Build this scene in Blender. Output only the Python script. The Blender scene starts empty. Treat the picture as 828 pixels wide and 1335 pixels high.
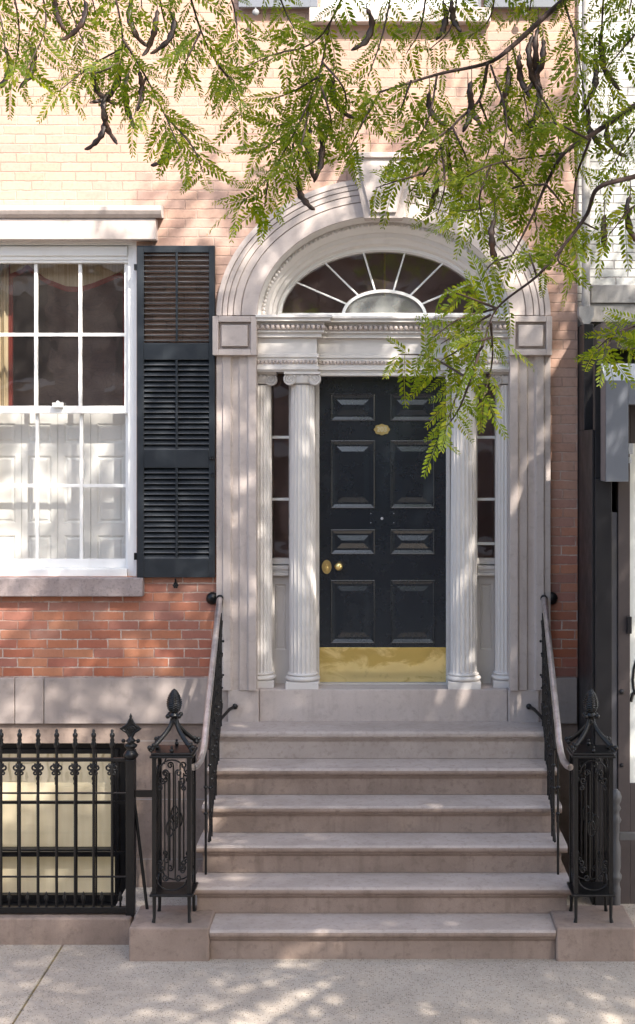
import bpy, bmesh, math, random
import numpy as np
from mathutils import Vector, Matrix
random.seed(7); rng = np.random.default_rng(11)
PI = math.pi
scene = bpy.context.scene
COL = scene.collection

# ------------------------------------------------------------------ survey: facade measurements -> metres
CAMD, FOC, EYE, HX, HY = 10.5, 1890.0, 3.10, 498.0, 580.0
def X(px, Y=0.0): return (px - HX) * (CAMD + Y) / FOC
def Z(py, Y=0.0): return EYE - (py - HY) * (CAMD + Y) / FOC
def P(px, py, Y=0.0): return Vector((X(px, Y), Y, Z(py, Y)))

# ------------------------------------------------------------------ materials
def srgb(r, g, b):
    f = lambda c: (c/255/12.92) if c/255 <= .04045 else ((c/255+.055)/1.055)**2.4
    return (f(r), f(g), f(b), 1)
class NT:
    def __init__(s, name):
        s.m = bpy.data.materials.new(name); s.m.use_nodes = True
        s.t = s.m.node_tree; s.n = s.t.nodes; s.l = s.t.links
        s.bsdf = s.n['Principled BSDF']; s.out = s.n['Material Output']
        s.co = s.n.new('ShaderNodeTexCoord').outputs['Object']
    def link(s, a, b): s.l.new(a, b)
    def put(s, v, sock):
        if hasattr(v, 'is_linked') or hasattr(v, 'links'): s.l.new(v, sock)
        else: sock.default_value = v
    def math(s, op, a, b=0.0, c=0.0, clamp=False):
        n = s.n.new('ShaderNodeMath'); n.operation = op; n.use_clamp = clamp
        s.put(a, n.inputs[0]); s.put(b, n.inputs[1]); s.put(c, n.inputs[2]); return n.outputs[0]
    def noise(s, scale, detail=4, rough=.6, vec=None, dist=0.0, out='Fac'):
        n = s.n.new('ShaderNodeTexNoise'); n.inputs['Scale'].default_value = scale
        n.inputs['Detail'].default_value = detail; n.inputs['Roughness'].default_value = rough
        n.inputs['Distortion'].default_value = dist
        s.l.new(vec if vec is not None else s.co, n.inputs['Vector']); return n.outputs[out]
    def voro(s, scale, feature='F1', vec=None, out='Distance'):
        n = s.n.new('ShaderNodeTexVoronoi'); n.feature = feature; n.inputs['Scale'].default_value = scale
        s.l.new(vec if vec is not None else s.co, n.inputs['Vector']); return n.outputs[out]
    def ramp(s, fac, stops):
        n = s.n.new('ShaderNodeValToRGB'); e = n.color_ramp.elements
        while len(e) < len(stops): e.new(.5)
        for k, (p, c) in zip(e, stops):
            k.position = p; k.color = c if len(c) == 4 else (*c, 1)
        s.l.new(fac, n.inputs[0]); return n.outputs[0]
    def mix(s, fac, a, b, mode='MIX'):
        n = s.n.new('ShaderNodeMix'); n.data_type = 'RGBA'; n.blend_type = mode
        s.put(fac, n.inputs[0])
        for v, i in ((a, 6), (b, 7)):
            if isinstance(v, tuple) and len(v) == 3: v = (*v, 1)
            s.put(v, n.inputs[i])
        return n.outputs[2]
    def mapr(s, v, a, b, c=0.0, d=1.0, smooth=True):
        n = s.n.new('ShaderNodeMapRange'); n.interpolation_type = 'SMOOTHSTEP' if smooth else 'LINEAR'
        s.put(v, n.inputs[0])
        for i, q in enumerate((a, b, c, d)): s.put(q, n.inputs[1+i])
        return n.outputs[0]
    def xyz(s):
        n = s.n.new('ShaderNodeSeparateXYZ'); s.l.new(s.co, n.inputs[0]); return n.outputs
    def comb(s, x, y, z=0.0):
        n = s.n.new('ShaderNodeCombineXYZ'); s.put(x, n.inputs[0]); s.put(y, n.inputs[1]); s.put(z, n.inputs[2]); return n.outputs[0]
    def scalevec(s, v3):
        n = s.n.new('ShaderNodeVectorMath'); n.operation = 'MULTIPLY'; s.l.new(s.co, n.inputs[0]); n.inputs[1].default_value = v3
        return n.outputs[0]
    def bump(s, h, strength=.3, dist=.01):
        n = s.n.new('ShaderNodeBump'); n.inputs['Strength'].default_value = strength; n.inputs['Distance'].default_value = dist
        s.l.new(h, n.inputs['Height']); s.l.new(n.outputs[0], s.bsdf.inputs['Normal'])
    def set(s, color=None, rough=None, metal=None, spec=None, **kw):
        i = s.bsdf.inputs
        if color is not None:
            if isinstance(color, tuple) and len(color) == 3: color = (*color, 1)
            s.put(color, i['Base Color'])
        if rough is not None: s.put(rough, i['Roughness'])
        if metal is not None: s.put(metal, i['Metallic'])
        if spec is not None: s.put(spec, i['Specular IOR Level'])
        for k, v in kw.items(): s.put(v, i[k.replace('_', ' ')])
        return s

M = {}
def stone(name, a, b, c, scale=3.0, bump=.25, rough=.85, streak=False):
    s = NT(name)
    n1 = s.noise(scale, 6, .65); n2 = s.noise(scale*9, 4, .6)
    col = s.mix(s.mapr(n1, .35, .68), a, b)
    col = s.mix(s.mapr(n2, .5, .72, 0, .55), col, c)
    if streak:
        n3 = s.noise(2.2, 5, .6, s.scalevec((5, 5, .7)))
        col = s.mix(s.mapr(n3, .52, .74, 0, .55), col, c)
    sp = s.noise(220, 2, .5)
    col = s.mix(s.mapr(sp, .60, .72, 0, .35), col, tuple(q*.55 for q in c))
    s.set(col, rough, spec=.3)
    h = s.math('ADD', s.math('MULTIPLY', n2, .7), s.math('MULTIPLY', sp, .25))
    s.bump(h, bump, .006); M[name] = s.m; return s
stone('brownstone', (.325,.250,.207), (.245,.185,.152), (.18,.134,.108), 2.3, .5, .88, True)
stone('brownstone_tread', (.44,.375,.338), (.365,.307,.272), (.275,.225,.197), 3.0, .45)
stone('painted_stone', (.52,.453,.418), (.46,.395,.362), (.385,.323,.292), 2.0, .22, .75, True)
stone('band_stone', (.335,.285,.262), (.295,.248,.226), (.245,.203,.183), 1.6, .2, .8, True)
stone('sill_stone', (.34,.285,.275), (.27,.22,.21), (.17,.14,.135), 5, .6, .9, True)
stone('grey_stone', (.42,.40,.38), (.33,.31,.29), (.24,.22,.20), 2, .25, .85, True)

def paint(name, col, dirt, rough=.5, amount=.5, bump=.05, coat=0.0):
    s = NT(name)
    n = s.noise(5, 6, .7); n2 = s.noise(2.5, 5, .6, s.scalevec((6, 6, .8)))
    c = s.mix(s.mapr(n, .5, .8, 0, amount), col, dirt)
    c = s.mix(s.mapr(n2, .55, .8, 0, amount*.8), c, dirt)
    s.set(c, s.mapr(n, .3, .7, rough*.85, min(1, rough*1.2)), spec=.4)
    if coat: s.set(Coat_Weight=coat, Coat_Roughness=.12)
    s.bump(s.noise(60, 3, .5), bump, .004); M[name] = s.m; return s
paint('white_wood', (.64,.605,.575), (.47,.42,.38), .5, .4)
paint('window_white', (.82,.81,.79), (.66,.62,.56), .45, .3)
paint('inner_white', (.88,.88,.86), (.80,.79,.75), .5, .2)
paint('shutter_paint', (.016,.020,.025), (.030,.034,.036), .42, .6, .08)
paint('louvre_glint', (.075,.078,.084), (.11,.11,.115), .35, .6, .05)  # painted highlight: lighter tone for the lit slat edges
paint('door_paint', (.011,.0155,.021), (.015,.019,.023), .26, .5, .008, .85)
paint('iron', (.0048,.0048,.0055), (.016,.0145,.014), .34, .35, .2)
paint('dark_steel', (.017,.016,.018), (.026,.024,.025), .40, .6, .03)
paint('steel_grey', (.17,.18,.205), (.12,.125,.14), .45, .5, .05)
paint('steel_light', (.40,.41,.43), (.30,.30,.31), .45, .4, .05)
paint('taupe_metal', (.075,.06,.058), (.05,.042,.04), .5, .5, .05)
paint('strip_metal', (.10,.10,.115), (.12,.11,.09), .4, .6, .03)
paint('side_metal', (.20,.165,.16), (.14,.115,.11), .5, .5, .05)
paint('gate_grey', (.22,.22,.225), (.12,.12,.12), .5, .6, .2)
paint('gate_iron', (.10,.098,.10), (.06,.058,.058), .45, .6, .15)
paint('black_frame', (.008,.008,.009), (.02,.02,.02), .4, .5, .05)
paint('hall_red', (.58,.36,.32), (.50,.30,.27), .7, .5)
paint('room_dark', (.34,.26,.235), (.28,.22,.20), .8, .5)
paint('poster_white', (.78,.79,.75), (.72,.72,.68), .4, .3)

def fabric(name, a, b, streak=30, trans=.3):
    s = NT(name); n = s.noise(3, 3, .5, s.scalevec((streak, streak, .6)))
    c = s.mix(s.mapr(n, .35, .7), a, b); s.set(c, .9, spec=.1)
    tr = s.n.new('ShaderNodeBsdfTranslucent'); s.put(c, tr.inputs[0])
    mx = s.n.new('ShaderNodeMixShader'); mx.inputs[0].default_value = trans
    s.link(s.bsdf.outputs[0], mx.inputs[1]); s.link(tr.outputs[0], mx.inputs[2]); s.link(mx.outputs[0], s.out.inputs[0]); M[name] = s.m
fabric('cream_fabric', (.74,.64,.44), (.56,.44,.27))
fabric('red_fabric', (.27,.05,.038), (.20,.04,.03))
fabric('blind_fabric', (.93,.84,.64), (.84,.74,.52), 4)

# worn handrail metal
s = NT('rail_metal'); n = s.noise(14, 5, .7); n2 = s.noise(70, 3, .6)
c = s.mix(s.mapr(n, .35, .7), (.62,.57,.56), (.45,.39,.37)); c = s.mix(s.mapr(n2, .66, .74, 0, .6), c, (.06,.05,.05))
s.set(c, .33, .8); s.bump(n2, .10, .003); M['rail_metal'] = s.m
# brass
s = NT('brass'); n = s.noise(9, 4, .6, dist=.6); s.set(s.mix(s.mapr(n, .4, .65), (.95,.72,.30), (.80,.56,.20)), .28, 1.0)
s.bump(s.noise(25, 2), .04, .01); M['brass'] = s.m
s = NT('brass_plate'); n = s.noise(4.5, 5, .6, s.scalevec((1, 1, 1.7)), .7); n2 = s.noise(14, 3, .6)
zz = s.math('ADD', n, s.mapr(s.xyz()[2], 1.42, 1.56, -.10, .09))  # mirrored steps painted in: plate brighter towards its bottom, tarnish blotches throughout
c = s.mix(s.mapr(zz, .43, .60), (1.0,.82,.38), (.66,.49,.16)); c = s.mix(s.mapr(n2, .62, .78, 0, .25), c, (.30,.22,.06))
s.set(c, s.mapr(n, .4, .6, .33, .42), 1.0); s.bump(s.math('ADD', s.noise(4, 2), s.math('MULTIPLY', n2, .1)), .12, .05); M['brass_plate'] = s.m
s = NT('brass_light'); s.set((.95,.86,.62), .35, .6); M['brass_light'] = s.m
# glass
def glass(name, boost=1.0, tint=(1,1,1,1), wav=.01, dust_sheen=0.0, dcol=(.5,.5,.48,1)):
    s = NT(name); s.n.remove(s.bsdf)
    tr = s.n.new('ShaderNodeBsdfTransparent'); tr.inputs[0].default_value = tint
    gl = s.n.new('ShaderNodeBsdfGlossy'); gl.inputs['Roughness'].default_value = .0; gl.inputs[0].default_value = (.95,.95,.95,1)
    lw = s.n.new('ShaderNodeLayerWeight'); lw.inputs[0].default_value = .5
    fr = s.math('ADD', .04, s.math('MULTIPLY', s.math('POWER', lw.outputs['Facing'], 5.0), .9))
    b = s.n.new('ShaderNodeBump'); b.inputs['Strength'].default_value = .25; b.inputs['Distance'].default_value = wav
    s.link(s.noise(3.0, 2, .5), b.inputs['Height']); s.link(b.outputs[0], gl.inputs['Normal'])
    mx = s.n.new('ShaderNodeMixShader'); s.link(s.math('MULTIPLY', fr, boost, clamp=True), mx.inputs[0])
    s.link(tr.outputs[0], mx.inputs[1]); s.link(gl.outputs[0], mx.inputs[2]); last = mx.outputs[0]
    if dust_sheen:  # diffuse veil: pane dust, and the half-round's painted reflection
        df = s.n.new('ShaderNodeBsdfDiffuse'); df.inputs[0].default_value = dcol; m2 = s.n.new('ShaderNodeMixShader')
        s.link(s.mapr(s.noise(5, 4, .6), .25, .75, dust_sheen*.5, dust_sheen*1.5), m2.inputs[0]); s.link(last, m2.inputs[1]); s.link(df.outputs[0], m2.inputs[2]); last = m2.outputs[0]
    s.link(last, s.out.inputs[0]); M[name] = s.m
glass('glass', 4.5, (.98,.975,.96,1), .01, .03, (.5,.44,.40,1)); glass('dark_glass', 3.4, (.92,.90,.88,1), .01, .07, (.40,.30,.27,1)); glass('pale_sheen_glass', 4.0, (.92,.92,.90,1), .01, .38, (.44,.45,.43,1)); glass('basement_glass', 3.0, (1,1,1,1), .01)  # half-round fanlight pane: its pale reflection is painted as a diffuse veil

# brick
def brick(name, w, h, stops_low, stops_high, mortar_low, mortar_high, zlo=1.45, zhi=3.7, joint=.0048, bump=.6):
    s = NT(name); x, y, z = s.xyz()[:3]
    wob = s.noise(9, 3, .6, out='Color'); sw = s.n.new('ShaderNodeSeparateXYZ'); s.link(wob, sw.inputs[0])
    u0 = s.math('ADD', s.math('ADD', x, y), s.math('MULTIPLY', s.math('SUBTRACT', sw.outputs[0], .5), .016))
    z0 = s.math('ADD', z, s.math('MULTIPLY', s.math('SUBTRACT', sw.outputs[1], .5), .010))
    v = s.math('DIVIDE', z0, h); row = s.math('FLOOR', v); fv = s.math('FRACT', v)
    wr = s.n.new('ShaderNodeTexWhiteNoise'); wr.noise_dimensions = '1D'; s.link(row, wr.inputs['W'])
    off = s.math('ADD', s.math('MULTIPLY', s.math('MODULO', s.math('ABSOLUTE', row), 2.0), .5), s.math('MULTIPLY', wr.outputs['Value'], .16))
    u = s.math('ADD', s.math('DIVIDE', u0, w), off); col = s.math('FLOOR', u); fu = s.math('FRACT', u)
    du = s.math('MULTIPLY', s.math('MINIMUM', fu, s.math('SUBTRACT', 1.0, fu)), w)
    dv = s.math('MULTIPLY', s.math('MINIMUM', fv, s.math('SUBTRACT', 1.0, fv)), h)
    d = s.math('MINIMUM', du, dv)
    d = s.math('ADD', d, s.math('MULTIPLY', s.math('SUBTRACT', s.noise(45, 5, .75), .5), .0105))
    brickm = s.mapr(d, joint*.55, joint*1.35)
    wn = s.n.new('ShaderNodeTexWhiteNoise'); wn.noise_dimensions = '2D'; s.link(s.comb(row, col), wn.inputs['Vector'])
    r = wn.outputs['Value']
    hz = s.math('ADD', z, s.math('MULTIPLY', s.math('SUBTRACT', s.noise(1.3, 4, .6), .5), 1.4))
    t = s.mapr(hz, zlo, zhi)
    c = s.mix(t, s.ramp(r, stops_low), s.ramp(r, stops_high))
    g = s.noise(38, 5, .7); c = s.mix(s.mapr(g, .42, .75, 0, .4), c, s.mix(.5, c, (.12,.07,.05)))
    g2 = s.noise(2.1, 5, .65); c = s.mix(s.mapr(g2, .5, .75, 0, .3), c, (.42,.33,.29)); g3 = s.noise(.9, 6, .7); c = s.mix(s.mapr(g3, .52, .72, 0, .38), c, s.mix(.6, c, (.10,.075,.065)))
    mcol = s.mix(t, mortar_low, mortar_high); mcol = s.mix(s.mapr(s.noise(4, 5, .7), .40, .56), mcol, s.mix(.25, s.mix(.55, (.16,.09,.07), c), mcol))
    s.set(s.mix(brickm, mcol, c), .88, spec=.25)
    hh = s.math('ADD', s.math('MULTIPLY', brickm, 1.0), s.math('MULTIPLY', g, .35))
    s.bump(hh, bump, .005); M[name] = s.m
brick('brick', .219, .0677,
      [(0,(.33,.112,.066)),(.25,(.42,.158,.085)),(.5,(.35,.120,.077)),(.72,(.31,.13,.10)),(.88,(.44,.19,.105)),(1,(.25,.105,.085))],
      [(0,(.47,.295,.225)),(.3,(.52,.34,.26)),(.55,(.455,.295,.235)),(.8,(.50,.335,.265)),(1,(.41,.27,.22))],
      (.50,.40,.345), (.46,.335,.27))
brick('white_brick', .205, .0600,
      [(0,(.54,.54,.51)),(.5,(.60,.60,.57)),(1,(.52,.52,.50))], [(0,(.55,.55,.52)),(.5,(.60,.60,.57)),(1,(.52,.52,.50))],
      (.20,.20,.195), (.22,.22,.215), joint=.0042, bump=.8)
brick('far_brick', .22, .075,
      [(0,(.34,.21,.17)),(.5,(.40,.26,.21)),(1,(.28,.18,.15))], [(0,(.34,.21,.17)),(.5,(.40,.26,.21)),(1,(.28,.18,.15))],
      (.10,.085,.08), (.10,.085,.08), joint=.009)
# pavement concrete
s = NT('concrete'); n = s.noise(1.4, 6, .65); n2 = s.noise(16, 5, .7); v = s.voro(85, out='Distance'); cn = s.voro(85, out='Color')
c = s.mix(s.mapr(n, .35, .7), (.43,.375,.315), (.36,.31,.258)); c = s.mix(s.mapr(n2, .5, .75, 0, .5), c, (.25,.215,.18))
sv = s.n.new('ShaderNodeSeparateXYZ'); s.link(cn, sv.inputs[0])
c = s.mix(s.math('MULTIPLY', s.mapr(v, .25, .45, 1, 0), s.mapr(sv.outputs[0], .50, .57, 0, .85)), c, (.13,.105,.085))
c = s.mix(s.math('MULTIPLY', s.mapr(v, .25, .45, 1, 0), s.mapr(sv.outputs[1], .8, .86)), c, (.48,.44,.39))
s.set(c, .9, spec=.25); s.bump(s.math('ADD', s.noise(140, 3, .6), n2), .35, .004); M['concrete'] = s.m
s = NT('asphalt'); n = s.noise(60, 4, .7); s.set(s.mix(n, (.035,.035,.037), (.075,.072,.07)), .9); s.bump(n, .4, .006); M['asphalt'] = s.m
s = NT('earth'); n = s.noise(8, 5, .7); s.set(s.mix(n, (.05,.04,.03), (.10,.08,.06)), 1.0); s.bump(n, .5, .02); M['earth'] = s.m
s = NT('joint_dirt'); n = s.noise(40, 4, .7); s.set(s.mix(s.mapr(n, .4, .6), (.10,.085,.06), (.26,.20,.07)), 1.0); M['joint_dirt'] = s.m
# tree
def leafmat(name, a, b, c, tr=.45):
    s = NT(name); g = s.n.new('ShaderNodeNewGeometry'); r = g.outputs['Random Per Island']
    col = s.ramp(r, [(0, a), (.55, b), (1, c)]); n = s.noise(2.2, 3)
    col = s.mix(s.mapr(n, .35, .7, 0, .5), col, s.mix(.5, col, (.045,.065,.008)))
    s.set(col, .55, spec=.3)
    t = s.n.new('ShaderNodeBsdfTranslucent'); s.put(s.mix(1.0, col, (2.8,2.75,.9,1), 'MULTIPLY'), t.inputs[0])
    mx = s.n.new('ShaderNodeMixShader'); mx.inputs[0].default_value = tr
    s.link(s.bsdf.outputs[0], mx.inputs[1]); s.link(t.outputs[0], mx.inputs[2]); s.link(mx.outputs[0], s.out.inputs[0]); M[name] = s.m
leafmat('leaf', (.066,.104,.007), (.120,.165,.010), (.205,.215,.015), .55)
s = NT('bark'); n = s.noise(6, 6, .7, s.scalevec((3, 3, .6))); s.set(s.mix(s.mapr(n, .35, .65), (.045,.028,.022), (.13,.095,.075)), .95); s.bump(n, .6, .02); M['bark'] = s.m
s = NT('twig_bark'); n = s.noise(30, 4, .6); s.set(s.mix(n, (.025,.013,.011), (.085,.048,.038)), .75); s.bump(n, .3, .003); M['twig_bark'] = s.m
s = NT('pod_skin'); n = s.noise(35, 4, .6); s.set(s.mix(s.mapr(n, .35, .7), (.020,.009,.006), (.075,.036,.022)), .5); s.bump(n, .4, .004); M['pod_skin'] = s.m

# ------------------------------------------------------------------ mesh builder
class MB:
    def __init__(s): s.v = []; s.f = []; s.sm = []
    def add(s, verts, faces, smooth=False):
        o = len(s.v); s.v += [tuple(p) for p in verts]
        s.f += [tuple(i+o for i in f) for f in faces]; s.sm += [smooth]*len(faces); return s
    def box(s, x0, x1, y0, y1, z0, z1):
        x0, x1 = sorted((x0, x1)); y0, y1 = sorted((y0, y1)); z0, z1 = sorted((z0, z1))
        return s.add([(x0,y0,z0),(x1,y0,z0),(x1,y1,z0),(x0,y1,z0),(x0,y0,z1),(x1,y0,z1),(x1,y1,z1),(x0,y1,z1)],
                     [(0,3,2,1),(4,5,6,7),(0,1,5,4),(1,2,6,5),(2,3,7,6),(3,0,4,7)])
    def pbox(s, px0, px1, py0, py1, Yf, Yb):       # rectangle surveyed on the plane Yf, running back to Yb
        return s.box(X(px0,Yf), X(px1,Yf), Yf, Yb, Z(py0,Yf), Z(py1,Yf))
    def prism(s, pts, axis, a, b, smooth=False):   # polygon (2-D) extruded along an axis; x: pts are (y,z); y: (x,z); z: (x,y)
        mk = {'x': lambda p, t: (t, p[0], p[1]), 'y': lambda p, t: (p[0], t, p[1]), 'z': lambda p, t: (p[0], p[1], t)}[axis]
        n = len(pts); v = [mk(p, a) for p in pts] + [mk(p, b) for p in pts]
        s.add(v, [(i, (i+1) % n, n+(i+1) % n, n+i) for i in range(n)], smooth)
        return s.add(v, [tuple(range(n))[::-1], tuple(range(n, 2*n))])
    def tube(s, path, r, n=8, cap=True, flat=1.0, closed=False):
        path = [Vector(p) for p in path]; m = len(path)
        rs = list(r) if hasattr(r, '__len__') else [r]*m
        T = []
        for i in range(m):
            a = path[(i-1) % m] if (i > 0 or closed) else path[i]; b = path[(i+1) % m] if (i < m-1 or closed) else path[i]
            t = (b-a); T.append(t.normalized() if t.length > 1e-9 else Vector((0,0,1)))
        up = Vector((0,1,0)) if abs(T[0].y) < .9 else Vector((1,0,0))
        N = (up - T[0]*up.dot(T[0])).normalized(); v = []
        for i in range(m):
            N = (N - T[i]*N.dot(T[i])); N = N.normalized() if N.length > 1e-6 else Vector((1,0,0)); B = T[i].cross(N)
            for k in range(n):
                a = 2*PI*k/n; v.append(path[i] + (N*math.cos(a)*flat + B*math.sin(a))*rs[i])
        f = []
        for i in range(m if closed else m-1):
            j = (i+1) % m
            for k in range(n): f.append((i*n+k, i*n+(k+1) % n, j*n+(k+1) % n, j*n+k))
        s.add(v, f, n > 4)
        if cap and not closed: s.add(v[:n], [tuple(range(n))[::-1]]); s.add(v[-n:], [tuple(range(n))])
        return s
    def lathe(s, c, prof, n=16, axis='z', flutes=0, depth=0.0):
        v = []; m = len(prof)
        for r, h in prof:
            for k in range(n):
                a = 2*PI*k/n; rr = r
                if flutes: rr = r - depth*r*abs(math.sin(a*flutes/2))**.7
                p = (rr*math.cos(a), rr*math.sin(a), h)
                if axis == 'y': p = (p[0], h, p[1])
                if axis == 'x': p = (h, p[0], p[1])
                v.append((c[0]+p[0], c[1]+p[1], c[2]+p[2]))
        f = [(i*n+k, i*n+(k+1) % n, (i+1)*n+(k+1) % n, (i+1)*n+k) for i in range(m-1) for k in range(n)]
        s.add(v, f, not flutes); s.add(v[:n], [tuple(range(n))[::-1]]); return s.add(v[-n:], [tuple(range(n))])
    def ball(s, c, r, n=10, sz=1.0):
        m = max(4, n//2)
        return s.lathe(c, [(max(1e-4, r*math.sin(PI*i/m)), -r*sz*math.cos(PI*i/m)) for i in range(m+1)], n)
    def build(s, name, mat, parent=None, bevel=0.0, loc=None, tri=False):
        me = bpy.data.meshes.new(name); o = bpy.data.objects.new(name, me)
        base = Vector((0,0,0))
        if parent is not None:
            q = parent
            while q is not None: base += Vector(q.location); q = q.parent
            o.parent = parent
        elif loc is not None: base = Vector(loc); o.location = base
        me.from_pydata([(p[0]-base.x, p[1]-base.y, p[2]-base.z) for p in s.v], [], s.f)
        me.polygons.foreach_set('use_smooth', s.sm)
        bm = bmesh.new(); bm.from_mesh(me); bmesh.ops.recalc_face_normals(bm, faces=bm.faces); bm.to_mesh(me); bm.free()
        me.materials.append(M[mat]); COL.objects.link(o)
        if bevel:
            b = o.modifiers.new('bevel', 'BEVEL'); b.width = bevel; b.segments = 2; b.limit_method = 'ANGLE'; b.angle_limit = .7
        return o
def tag(o, label=None, cat=None, group=None, kind=None):
    for k, v in (('label', label), ('category', cat), ('group', group), ('kind', kind)):
        if v: o[k] = v
    return o
def thing(name, label, cat, loc=(0,0,0), group=None):
    o = bpy.data.objects.new(name, None); o.location = loc; o.empty_display_size = .2; COL.objects.link(o)
    return tag(o, label, cat, group)
def copy_tree(o, parent=None):
    c = o.copy(); COL.objects.link(c); c.parent = parent
    for ch in list(o.children): copy_tree(ch, c)
    return c
def spiral(c, r0, r1, turns, a0, plane='xz', n=20, sgn=1):
    out = []
    for i in range(n+1):
        t = i/n; a = a0 + sgn*turns*2*PI*t; r = r0+(r1-r0)*t
        d = (r*math.cos(a), r*math.sin(a))
        out.append(Vector((c[0]+d[0], c[1], c[2]+d[1])) if plane == 'xz' else Vector((c[0], c[1]+d[0], c[2]+d[1])))
    return out
def ell(cx, cz, rx, rz, a): return (cx + rx*math.cos(a), cz + rz*math.sin(a))

# ================================================================== SETTING
g = MB(); g.add([(-300,-300,-1.2),(300,-300,-1.2),(300,300,-1.2),(-300,300,-1.2)], [(0,1,2,3)])
tag(g.build('ground', 'earth'), kind='structure')
sw = MB()
JX = [-13, -9.4, -5.7, -1.98, 1.72, 5.4, 9.1, 13]; JY = [-5.0, -3.35, -1.50]
for i in range(len(JX)-1):
    for j in range(len(JY)-1): sw.box(JX[i]+.006, JX[i+1]-.006, JY[j]+.006, JY[j+1]-.006, -.16, 0)
sw.box(-1.80, 1.55, -1.506, -.3, -.9, -.012)                 # under the stoop
sw.box(1.556, 13, -1.494, .3, -.16, -.002)
tag(sw.build('sidewalk', 'concrete', bevel=.006), kind='structure')
jd = MB(); jd.box(-13, 13, -5.0, -1.52, -.4, -.012); tag(jd.build('sidewalk_bed', 'joint_dirt'), kind='structure')
pf = MB(); pf.box(-6, -1.16, -1.38, 0.02, -1.0, -.62); tag(pf.build('area_floor', 'concrete'), kind='structure')
kb = MB(); kb.box(-40, 40, -5.16, -5.006, -.5, .002); kb.box(-40, 40, -13.66, -13.5, -.5, .0); tag(kb.build('kerb', 'grey_stone', bevel=.02), kind='structure')
rd = MB(); rd.box(-60, 60, -13.5, -5.16, -.6, -.14); tag(rd.build('street', 'asphalt'), kind='structure')
fs = MB(); fs.box(-40, 40, -17.2, -13.66, -.5, -.004); tag(fs.build('far_sidewalk', 'concrete'), kind='structure')

# ================================================================== TOWNHOUSE
H = thing('brick_townhouse', 'red brick townhouse with black door under an arched fanlight', 'house')
XL, XR = -5.2, X(753)
T = .30
wx0, wx1, wz0, wz1 = X(-34), X(178), Z(752), Z(312)          # parlour window opening
ux0, ux1, uz0, uz1 = X(418), X(628), Z(14), Z(14)+2.0          # upper window opening
bx0, bx1, bz0, bz1 = X(-34), X(171), Z(1200), Z(969)          # basement window opening
DC, DZ = X(500), Z(412)
dxl, dxr = X(302), X(698); arx, arz = 198/180, 163/180
zb = Z(883)
w = MB()
w.box(XL, wx0, 0, T, zb, 9.2); w.box(wx0, wx1, 0, T, zb, wz0); w.box(wx0, wx1, 0, T, wz1, 9.2); w.box(wx1, dxl, 0, T, zb, 9.2)
w.box(dxr, XR, 0, T, zb, 9.2)
ztop = uz0
pts = [ell(DC, DZ, arx, arz, PI*i/40) for i in range(41)]
for i in range(40):
    (xa, za), (xb, zb_) = pts[i], pts[i+1]
    w.add([(xa,0,za),(xb,0,zb_),(xb,0,ztop),(xa,0,ztop),(xa,T,za),(xb,T,zb_)], [(0,3,2,1),(0,1,5,4)])
w.box(dxl, ux0, 0, T, uz0, 9.2); w.box(ux1, dxr, 0, T, uz0, 9.2); w.box(ux0, ux1, 0, T, uz1, 9.2)
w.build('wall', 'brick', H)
b = MB()                                                      # basement wall under the band
zt, zg = Z(943), -1.2
b.box(XL, bx0, 0.0, T, zg, zt); b.box(bx0, bx1, 0.0, T, zg, bz0); b.box(bx0, bx1, 0.0, T, bz1, zt); b.box(bx1, X(300), 0.0, T, zg, zt)
b.build('basement_wall', 'brownstone', H)
b = MB(); b.box(X(696), XR, 0, T, zg, zt); b.build('basement_wall', 'brownstone', H)
for py in (966, 1042, 1120): gm = MB(); gm.box(bx1+.012, X(290), -.0015, .01, Z(py)-.0025, Z(py)+.0025); gm.build('mortar_joint', 'grey_stone', H)
for a_, c_ in ((-450, 20), (20.6, 58), (58.6, 303), (697, 752)):
    s_ = MB(); s_.box(X(a_)+.001, X(c_), -.032, .28, zt+.001, zb-.001); s_.build('stone_band', 'band_stone', H, .006)

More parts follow.
